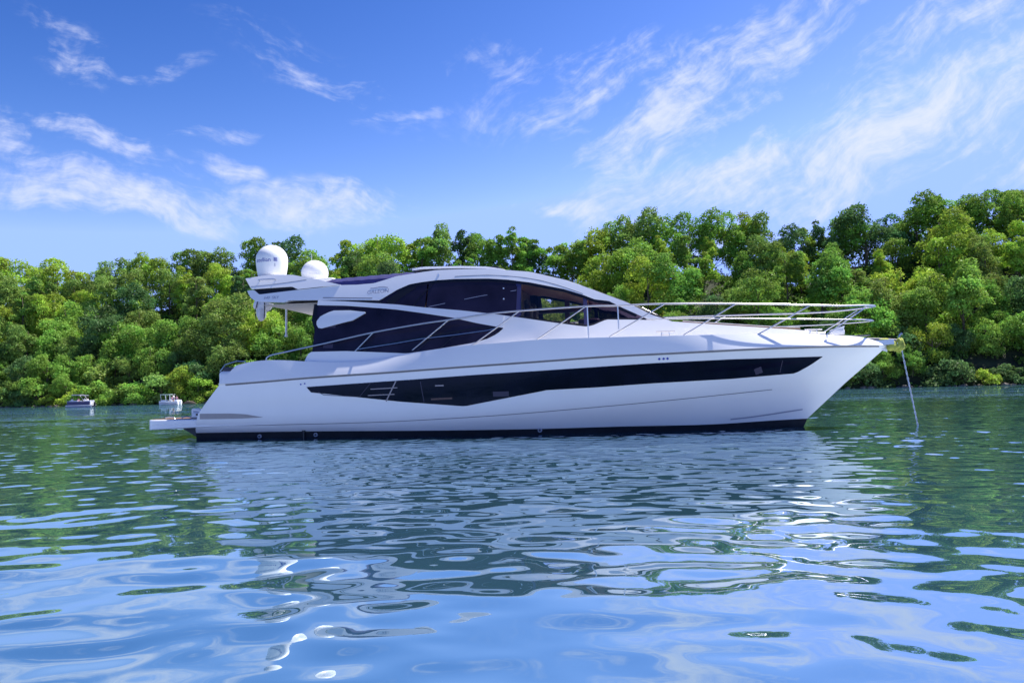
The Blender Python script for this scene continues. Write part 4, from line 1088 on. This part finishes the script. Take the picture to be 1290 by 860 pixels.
# builder's lettering on the roof side, with the small arc over it
def onS(cx, cz, tilt=0.0, off=.006, s=-1):
    ct, st2 = math.cos(tilt), math.sin(tilt)
    return lambda u, w: (cx + s * -1 * (u * ct - w * st2), (S_(cx + u, cz + w) - off) * -s, cz + u * st2 + w * ct)
wraptext('GALEON', .150, 'lgrey', 'maker_lettering', roof, onS(-2.52, 3.755, rad(2)))
bar_on_S('maker_emblem', [(-2.74, 3.862), (-2.65, 3.858), (-2.5, 3.882), (-2.36, 3.880), (-2.26, 3.852)], .022, 'lgrey', roof, .006, th=.004, sides=(-1,))
wraptext('640  SKY', .115, 'lgrey', 'model_lettering', roof, onS(-5.53, 3.735, rad(-.5)))

# interior seen through the opening window
q = MB(); 
v, f = span('x', [(x, min(interp(uwt, x), 3.9) - .02) for x in (-2.2, -1, 0, .8, 1.4, 1.9, 2.3, 2.8)], .08, 'gel', None, inset=.10, build=False)
obj('ceiling_lining', v, f, 'lining', yacht)
q = MB(); q.box((.2, 0, 2.3), (5.2, 3.6, .05)); q.build('cabin_floor', 'wood', yacht)
q = MB(); q.rbox((2.95, -.1, 2.60), (.55, 2.9, .50), .08); dash = q.build('dashboard', 'seat', yacht)
q = MB(); q.tube([(2.55, -.7, 2.75), (2.45, -.7, 2.85)], .02, 8); q.build('wheel_column', 'steel', dash)
for y in (-.75, .15):
    q = MB(); q.rbox((1.55, y, 2.72), (.55, .62, .16), .06); q.rbox((1.30, y, 3.02), (.16, .58, .62), .07); q.rbox((1.27, y, 3.38), (.13, .34, .18), .05); q.build('helm_seat', 'seat', yacht)
q = MB(); q.box((.95, 0, 3.1), (.06, 2.9, 1.5)); q.build('saloon_bulkhead', 'wood', yacht)
q = MB(); q.box((2.05, 1.45, 3.3), (.14, .06, 1.1)); q.build('far_pillar', 'wood', yacht)
q = MB(); q.rbox((1.95, 1.3, 3.36), (1.6, .25, .14), .05); q.build('overhead_locker', 'wood', yacht)
# aft: post and pole under the overhang, cockpit bulkhead
q = MB(); q.tube([(-4.55, -1.0, 2.0), (-4.55, -1.0, 3.57)], .028, 10); q.build('overhang_post', 'steel', yacht)
q = MB(); q.tube([(-6.12, .3, 3.66), (-6.13, .3, 2.92), (-6.13, .3, 2.83)], [.030, .030, .05], 10); q.build('shower_pole', 'gel', yacht)
q = MB(); q.box((-4.05, 0, 2.75), (.05, 3.5, 1.6)); q.build('saloon_door', 'glass', yacht)

# hand rails and stanchions
rail = [Vector(p) for p in C['rail_top']]
head = [(9.45, -.62, 2.975), (9.75, -.42, 2.985), (9.93, -.22, 2.99), (10.01, 0, 2.994)]
mid = [Vector(p) for p in C['rail_mid']] + [Vector((9.42, -.62, 2.63)), Vector((9.70, -.42, 2.63)), Vector((9.87, -.2, 2.63)), Vector((9.95, 0, 2.63))]
for s in (-1, 1):
    q = MB(); pts = cr([(-5.42, -2.22, 2.00)] + [tuple(p) for p in rail] + head, 160); q.tube([(p.x, p.y * -s, p.z) for p in pts], .021, 10)
    hr = q.build('hand_rail', 'steel', yacht, 60)
    q = MB(); pts = cr([tuple(p) for p in mid], 70); q.tube([(p.x, p.y * -s, p.z) for p in pts], .015, 8); q.build('middle_rail', 'steel', hr, 60)
    for i in range(10):
        a, b = [Vector(p) for p in C['st%d' % i]]
        a = Vector((a.x, a.y + .03, a.z)); fy = a.y
        d = (b - a).normalized()
        foot = Vector((a.x, fy, a.z - .10)); 
        pts = [foot, a, a + d * .10 + Vector((.03 if abs(d.x) > .1 else 0, 0, .01)), b] if i not in (5,) else [a, b]
        q = MB(); q.tube([(p.x, p.y * -s, p.z) for p in pts], .017, 8); q.build('stanchion', 'steel', hr, 60)
q = MB(); q.tube([(4.17, 1.95, 3.40), (4.6, 1.9, 3.15), (4.94, 1.85, 2.60)], .022, 8); q.build('brace_rail', 'steel', hr, 60)
# varnished toe rail on the far side of the foredeck
q = MB(); q.tube(cr([(5.30, 1.42, 2.90), (6.5, 1.2, 2.75), (7.6, .95, 2.62), (8.3, .7, 2.545)], 24), .022, 8); tr = q.build('sunpad_rail', 'teak', yacht)
q = MB(); q.tube(cr([(5.30, 1.42, 2.93), (6.5, 1.2, 2.785), (7.6, .95, 2.65), (8.3, .7, 2.575)], 24), .012, 8); q.build('rail_cap', 'steel', tr)
for x, y, z in ((5.6, 1.37, 2.86), (6.5, 1.2, 2.74), (7.6, .95, 2.61)):
    q = MB(); q.tube([(x, y, z - .3), (x, y, z)], .02, 8); q.build('rail_post', 'steel', tr)
# cleats
def cleat(x, y, z, ang=0):
    q = MB(); c_, s2 = math.cos(ang), math.sin(ang)
    q.tube([(x - .23 * c_, y - .23 * s2, z + .085), (x + .23 * c_, y + .23 * s2, z + .085)], .016, 8)
    for k in (-.10, .10): q.tube([(x + k * c_, y + k * s2, z - .02), (x + k * .8 * c_, y + k * .8 * s2, z + .085)], .013, 8)
    q.tube([(x - .12 * c_, y - .12 * s2, z), (x + .12 * c_, y + .12 * s2, z)], .012, 8)
    return q.build('deck_cleat', 'steel', yacht)
for s in (-1, 1):
    cleat(4.81, 1.80 * s, 2.345, rad(-11) * s); cleat(8.38, .75 * s if s < 0 else .6, 2.33, rad(-20) * s)
q = MB(); q.rbox((9.05, -.1, 2.36), (.34, .26, .16), .05); q.add([(8.88, -.2, 2.42), (9.2, -.2, 2.42), (9.22, -.2, 2.52), (8.88, 0, 2.42), (9.2, 0, 2.42), (9.22, 0, 2.52)], [(0, 1, 2), (3, 4, 5), (0, 1, 4, 3), (1, 2, 5, 4), (0, 2, 5, 3)]); q.build('windlass', 'gel', yacht)
q = MB(); q.box((9.35, 0, 2.26), (.9, .5, .02)); q.build('anchor_hatch', 'grey', yacht)
# bow roller
q = MB()
for y in (-.09, .09): q.box((10.02, y, 2.07), (.72, .02, .12), ry=rad(-2))
q.tube([(10.5, -.09, 2.03), (10.5, .09, 2.03)], .05, 12); q.box((10.0, 0, 2.02), (.7, .18, .02))
roller = q.build('bow_roller', 'steel', yacht)
q = MB(); q.tube([(9.6, 0, 2.17), (10.1, 0, 2.14), (10.50, 0, 2.10)], .05, 8); q.build('anchor_shank', 'grey', roller)
q = MB(); q.tube([(10.50, .05, 2.02), (10.56, .05, 2.26), (10.62, .05, 2.29)], [.03, .022, .03], 8); q.build('roller_pin', 'steel', roller)

# ------------------------------------------------------------------ loose things on and around the yacht
YM = Matrix.Translation((-.67, 21.8, 0)) @ Matrix.Rotation(-rad(11), 4, 'Z')
def yw(x, y, z): return YM @ Vector((x, y, z))
def blob(c, r, seed, n=22, m_=14, amp=.12):
    g = random.Random(seed); ph = [g.uniform(0, 6) for _ in range(8)]
    v = []; f = []
    for i in range(m_ + 1):
        th = PI * i / m_
        for k in range(n):
            a = 2 * PI * k / n
            d = Vector((math.sin(th) * math.cos(a), math.sin(th) * math.sin(a), math.cos(th)))
            q_ = 1 + amp * (math.sin(3 * a + ph[0] + th * 2) * .5 + math.sin(5 * a + ph[1]) * .3 * math.sin(th) + math.sin(4 * th + ph[2] + a) * .5)
            v.append((c[0] + d.x * r[0] * q_, c[1] + d.y * r[1] * q_, c[2] + d.z * r[2] * q_))
    for i in range(m_):
        for k in range(n): f.append((i * n + k, i * n + (k + 1) % n, (i + 1) * n + (k + 1) % n, (i + 1) * n + k))
    return v, f
# anchor rope from the bow roller into the water, two strands laid round each other
P0 = yw(10.56, 0, 1.98); P1 = yw(10.90, 0, -.35)
q = MB()
for ph in (0, PI):
    pts = []
    for i in range(120):
        t = i / 119; p = P0.lerp(P1, t); a = t * 52 + ph
        pts.append(p + Vector((math.cos(a), math.sin(a), 0)) * .011)
    q.tube(pts, .010, 6)
tag(q.build('anchor_rope', 'rope', None, 60), 'pale twisted anchor rope running from the bow roller down into the water', 'rope')
# chafe cover bundled round the roller
v, f = blob(yw(10.40, 0, 1.98), (.18, .14, .12), 3, amp=.22)
q = MB(); q.add(v, f); v, f = blob(yw(10.53, 0, 2.0), (.11, .13, .17), 8, amp=.24); q.add(v, f); v, f = blob(yw(10.18, 0, 2.13), (.16, .08, .05), 9, amp=.1); q.add(v, f)
tag(q.build('canvas_wrap', 'cover', None, 70), 'yellow-green canvas wrap bundled around the bow roller over the anchor rope', 'canvas wrap')
# white cloth bag slung below the aft wing
q = MB(); v, f = blob(yw(-7.02, .6, 3.85), (.30, .16, .21), 4, amp=.10); q.add(v, f); v, f = blob(yw(-7.06, .55, 3.60), (.15, .12, .24), 5, amp=.08); q.add(v, f)
b = q.build('sling_bag', 'bag', None, 70)
tag(b, 'white rounded cloth bag slung on dark straps under the aft wing of the yacht', 'bag')
for dx in (-.10, .12):
    q = MB(); q.tube([yw(-6.25 + dx * .3, .40, 3.86), yw(-6.85 + dx * .3, .42, 4.05), yw(-7.0 + dx, .42, 3.95), yw(-7.05 + dx * 1.4, .42, 3.62), yw(-7.05 + dx * 1.2, .44, 3.4)], .016, 6); q.build('strap', 'black', b)
# thin whip antenna behind the aft dome
q = MB(); q.tube([yw(-5.73, 1.2, 4.45), yw(-5.73, 1.2, 5.42)], [.012, .006], 6)
o = q.build('whip_antenna', 'dome', None, 60); o.parent = yacht; o.matrix_parent_inverse = yacht.matrix_world.inverted() if False else (Matrix.Translation((-.67, 21.8, 0)) @ Matrix.Rotation(-rad(11), 4, 'Z')).inverted()

# ------------------------------------------------------------------ people on the small boats
def person(name, loc, rz, shirt, label, seated=True, arm=0.0, group=None):
    me = bpy.data.meshes.new('person_body'); bm = bmesh.new()
    J = {}
    def jv(k, x, y, z): J[k] = bm.verts.new((x, y, z))
    # facing +x; seat height at z = 0 (seated) or hips at .9 (standing)
    h = .08 if seated else .92
    jv('pel', 0, 0, h); jv('chest', .02, 0, h + .32); jv('neck', .03, 0, h + .50); jv('chin', .05, 0, h + .58); jv('head', .06, 0, h + .70)
    E = [('pel', 'chest'), ('chest', 'neck'), ('neck', 'chin'), ('chin', 'head')]
    for s, t in ((1, 'l'), (-1, 'r')):
        jv('sh' + t, .02, .17 * s, h + .44); jv('el' + t, .06 + arm * .1, .24 * s, h + .20 + arm * .15); jv('ha' + t, .26, .17 * s, h + .14 + arm * .35)
        E += [('chest', 'sh' + t), ('sh' + t, 'el' + t), ('el' + t, 'ha' + t)]
        if seated: jv('hp' + t, .05, .10 * s, h - .01); jv('kn' + t, .45, .12 * s, h + .02); jv('an' + t, .48, .12 * s, h - .42); jv('to' + t, .62, .12 * s, h - .46)
        else: jv('hp' + t, 0, .10 * s, h - .05); jv('kn' + t, .03, .11 * s, h - .45); jv('an' + t, -.01, .11 * s, h - .86); jv('to' + t, .13, .12 * s, h - .90)
        E += [('pel', 'hp' + t), ('hp' + t, 'kn' + t), ('kn' + t, 'an' + t), ('an' + t, 'to' + t)]
    for a, b2 in E: bm.edges.new((J[a], J[b2]))
    bm.verts.index_update(); order = {k: v.index for k, v in J.items()}
    bm.to_mesh(me); bm.free()
    o = bpy.data.objects.new(name, me); col.objects.link(o)
    md = o.modifiers.new('skin', 'SKIN'); sub = o.modifiers.new('sub', 'SUBSURF'); sub.levels = sub.render_levels = 1
    R_ = {'pel': .15, 'chest': .155, 'neck': .06, 'chin': .06, 'head': .105, 'sh': .065, 'el': .045, 'ha': .04, 'hp': .10, 'kn': .065, 'an': .045, 'to': .04}
    sk = me.skin_vertices[0].data
    for k, i in order.items():
        r = R_.get(k, R_.get(k[:2])); sk[i].radius = (r, r)
    sk[order['pel']].use_root = True
    dg = bpy.context.evaluated_depsgraph_get(); me2 = bpy.data.meshes.new_from_object(o.evaluated_get(dg)); o.modifiers.clear(); o.data = me2
    me2.materials.clear(); me2.materials.append(M['skin']); me2.materials.append(M[shirt]); me2.materials.append(M['shirt_b'])
    for p in me2.polygons:
        c = p.center; p.material_index = 1 if (c.z > h + .08 and c.z < h + .50 and abs(c.y) < .235 and c.x < .16) else (2 if c.z <= h + .08 and c.z > h - .2 and c.x < .40 else 0)
        p.use_smooth = True
    o.location = loc; o.rotation_euler = (0, 0, rz)
    tag(o, label, 'person', group)
    q = MB(); v, f = blob((.045, 0, h + .745), (.115, .105, .09), 3, 12, 8, .03); q.add(v, f); q.build('hair', 'hair', o, 60)
    return o

def put(px, d):  # a place on the water at depth d in metres
    return Vector(((px - 645) / 1000 * d, d, 0))

# dark pontoon boat near the left bank
PB = put(101.5, 146); e = empty('pontoon_boat', PB, rad(188))
tag(e, 'dark blue pontoon boat with folded grey awning close to the left bank', 'pontoon boat', 'small boats near the left bank')
q = MB()
for y in (-.85, .85): q.tube([(-2.1, y, .10), (1.9, y, .10), (2.2, y, .16), (2.4, y, .28)], [.17, .17, .15, .06], 12)
q.build('pontoon_float', 'lgrey', e)
q = MB(); q.rbox((0, 0, .33), (4.5, 2.2, .10), .03); q.build('deck', 'gel', e)
q = MB()
for y in (-1.06, 1.06): q.rbox((.05, y, .70), (3.9, .05, .62), .02)
q.rbox((2.0, 0, .78), (.05, 2.1, .52), .02); fence = q.build('side_panel', 'purple', e)
q = MB()
for y in (-1.06, 1.06): q.tube([(-1.9, y, 1.07), (2.0, y, 1.07)], .03, 6)
q.build('top_rail', 'steel', fence)
for x, y, L_ in ((-1.5, .55, 1.0), (.9, .6, 1.5), (.9, -.6, 1.5), (-1.5, -.55, 1.0)):
    q = MB(); q.rbox((x, y, .66), (L_, .5, .40), .08); q.rbox((x, y + (.28 if y > 0 else -.28), 1.0), (L_, .16, .42), .06); q.build('bench', 'gel', e)
q = MB(); q.rbox((-.55, -.45, .95), (.5, .6, .85), .08); q.rbox((-.45, -.45, 1.42), (.05, .55, .25), .02, seg=1); q.build('helm_console', 'gel', e)
q = MB(); q.rbox((-2.35, 0, .55), (.32, .42, .75), .10); q.box((-2.4, 0, .05), (.16, .14, .8)); q.build('outboard_motor', 'black', e)
q = MB()
for y in (-1.0, 1.0): q.tube([(-.9, y, 1.07), (-.2, y, 2.12), (1.2, y, 2.18)], .025, 6)
fr_ = q.build('awning_frame', 'steel', e)
q = MB(); q.rbox((.55, 0, 2.22), (1.5, 2.05, .14), .06); q.rbox((-.75, 0, 2.12), (.45, 2.05, .12), .05); q.build('awning', 'awning2', fr_)
for dx, dy, rz, sh_, lab in ((1.35, .5, rad(-90), 'shirt_w', 'person in a white shirt sitting at the front of the dark pontoon boat'),
                             (.3, .5, rad(-90), 'shirt_p', 'person in a pink shirt sitting in the middle of the dark pontoon boat'),
                             (-1.05, -.45, rad(0), 'shirt_w', 'person in a white shirt steering at the helm of the dark pontoon boat')):
    w_ = Matrix.Rotation(rad(188), 3, 'Z') @ Vector((dx, dy, .86)) + PB
    person('person', w_, rad(188) + rz, sh_, lab)
# white deck boat
DB = put(213.5, 157); e2 = empty('deck_boat', DB, rad(176))
tag(e2, 'white deck boat with pale green awning and passengers, between stern and pontoon boat', 'deck boat', 'small boats near the left bank')
v = []; f = []
prof_ = [(-2.0, .95), (-1.0, 1.05), (.2, 1.05), (1.1, .9), (1.8, .55), (2.25, .06)]
for (x, w_) in prof_:
    for (y, z) in ((-w_, .62 + .05 * max(0, x)), (-w_ * .9, .12), (-w_ * .45, -.15), (w_ * .45, -.15), (w_ * .9, .12), (w_, .62 + .05 * max(0, x))): v.append((x, y, z))
n = 6
for i in range(len(prof_) - 1):
    for j in range(n): a = i * n + j; b2 = i * n + (j + 1) % n; f.append((a, b2, b2 + n, a + n))
f += [tuple(range(n)), tuple(len(v) - n + k for k in range(n))]
hb = obj('hull', v, f, 'gel', e2, 40)
q = MB(); q.tube([(-2.0, -.98, .36), (.2, -1.07, .36), (1.1, -.92, .38), (1.8, -.58, .42)], .035, 6); q.tube([(-2.0, .98, .36), (.2, 1.07, .36), (1.1, .92, .38), (1.8, .58, .42)], .035, 6); q.build('rub_strip', 'purple', hb)
for x, y, L_ in ((-1.55, 0, .55), (1.1, .45, .9), (1.1, -.45, .9)):
    q = MB(); q.rbox((x, y, .72), (L_, .5 if y else 1.7, .40), .08); q.build('bench', 'gel', e2)
q = MB(); q.rbox((.1, -.5, .88), (.45, .55, .65), .08); q.add([(.3, -.8, 1.2), (.3, -.2, 1.2), (.12, -.2, 1.5), (.12, -.8, 1.5), (.33, -.8, 1.2), (.33, -.2, 1.2), (.15, -.2, 1.5), (.15, -.8, 1.5)], [(0, 1, 2, 3), (4, 5, 6, 7), (0, 1, 5, 4), (2, 3, 7, 6), (0, 3, 7, 4), (1, 2, 6, 5)]); q.build('helm_console', 'gel', e2)
q = MB()
for y in (-.95, .95):
    for x0_, x1_ in ((1.3, 1.45), (.3, .55), (-.4, -.35)): q.tube([(x0_, y, .66), (x1_, y, 1.92)], .032, 6)
fr2 = q.build('awning_frame', 'gel', e2)
q = MB(); q.rbox((.5, 0, 1.97), (2.1, 2.0, .10), .045); q.build('awning', 'awning', fr2)
q = MB(); q.rbox((-2.15, 0, .55), (.30, .42, .70), .10); q.box((-2.2, 0, .05), (.15, .13, .7)); q.build('outboard_motor', 'gel', e2)
for dx, dy, rz, sh_, lab in ((-.25, -.45, 0, 'shirt_p', 'person in a pink shirt under the awning at the helm of the white deck boat'),
                             (-.85, .3, rad(180), 'shirt_w', 'person in a pale shirt standing behind the helm of the white deck boat'),
                             (-1.5, .35, rad(-90), 'shirt_p', 'person in a pink shirt sitting on the stern bench of the white deck boat')):
    st_up = 'standing' in lab
    w_ = Matrix.Rotation(rad(176), 3, 'Z') @ Vector((dx, dy, .30 if st_up else .92)) + DB
    person('person', w_, rad(176) + rz, sh_, lab, seated=not st_up)
# a dark log drifted against the bank beside the deck boat
P_ = put(238, 166)
q = MB(); q.tube([P_ + Vector((-1.3, 0, .0)), P_ + Vector((-.5, .1, .35)), P_ + Vector((.6, 0, .25)), P_ + Vector((1.3, .1, .05))], [.14, .3, .28, .12], 8)
for k in (-.4, .5): q.tube([P_ + Vector((k, 0, .3)), P_ + Vector((k + .3, .1, .85))], [.08, .03], 6)
tag(q.build('drift_log', 'bark'), 'dark drift log lying at the waterline behind the white deck boat', 'log')
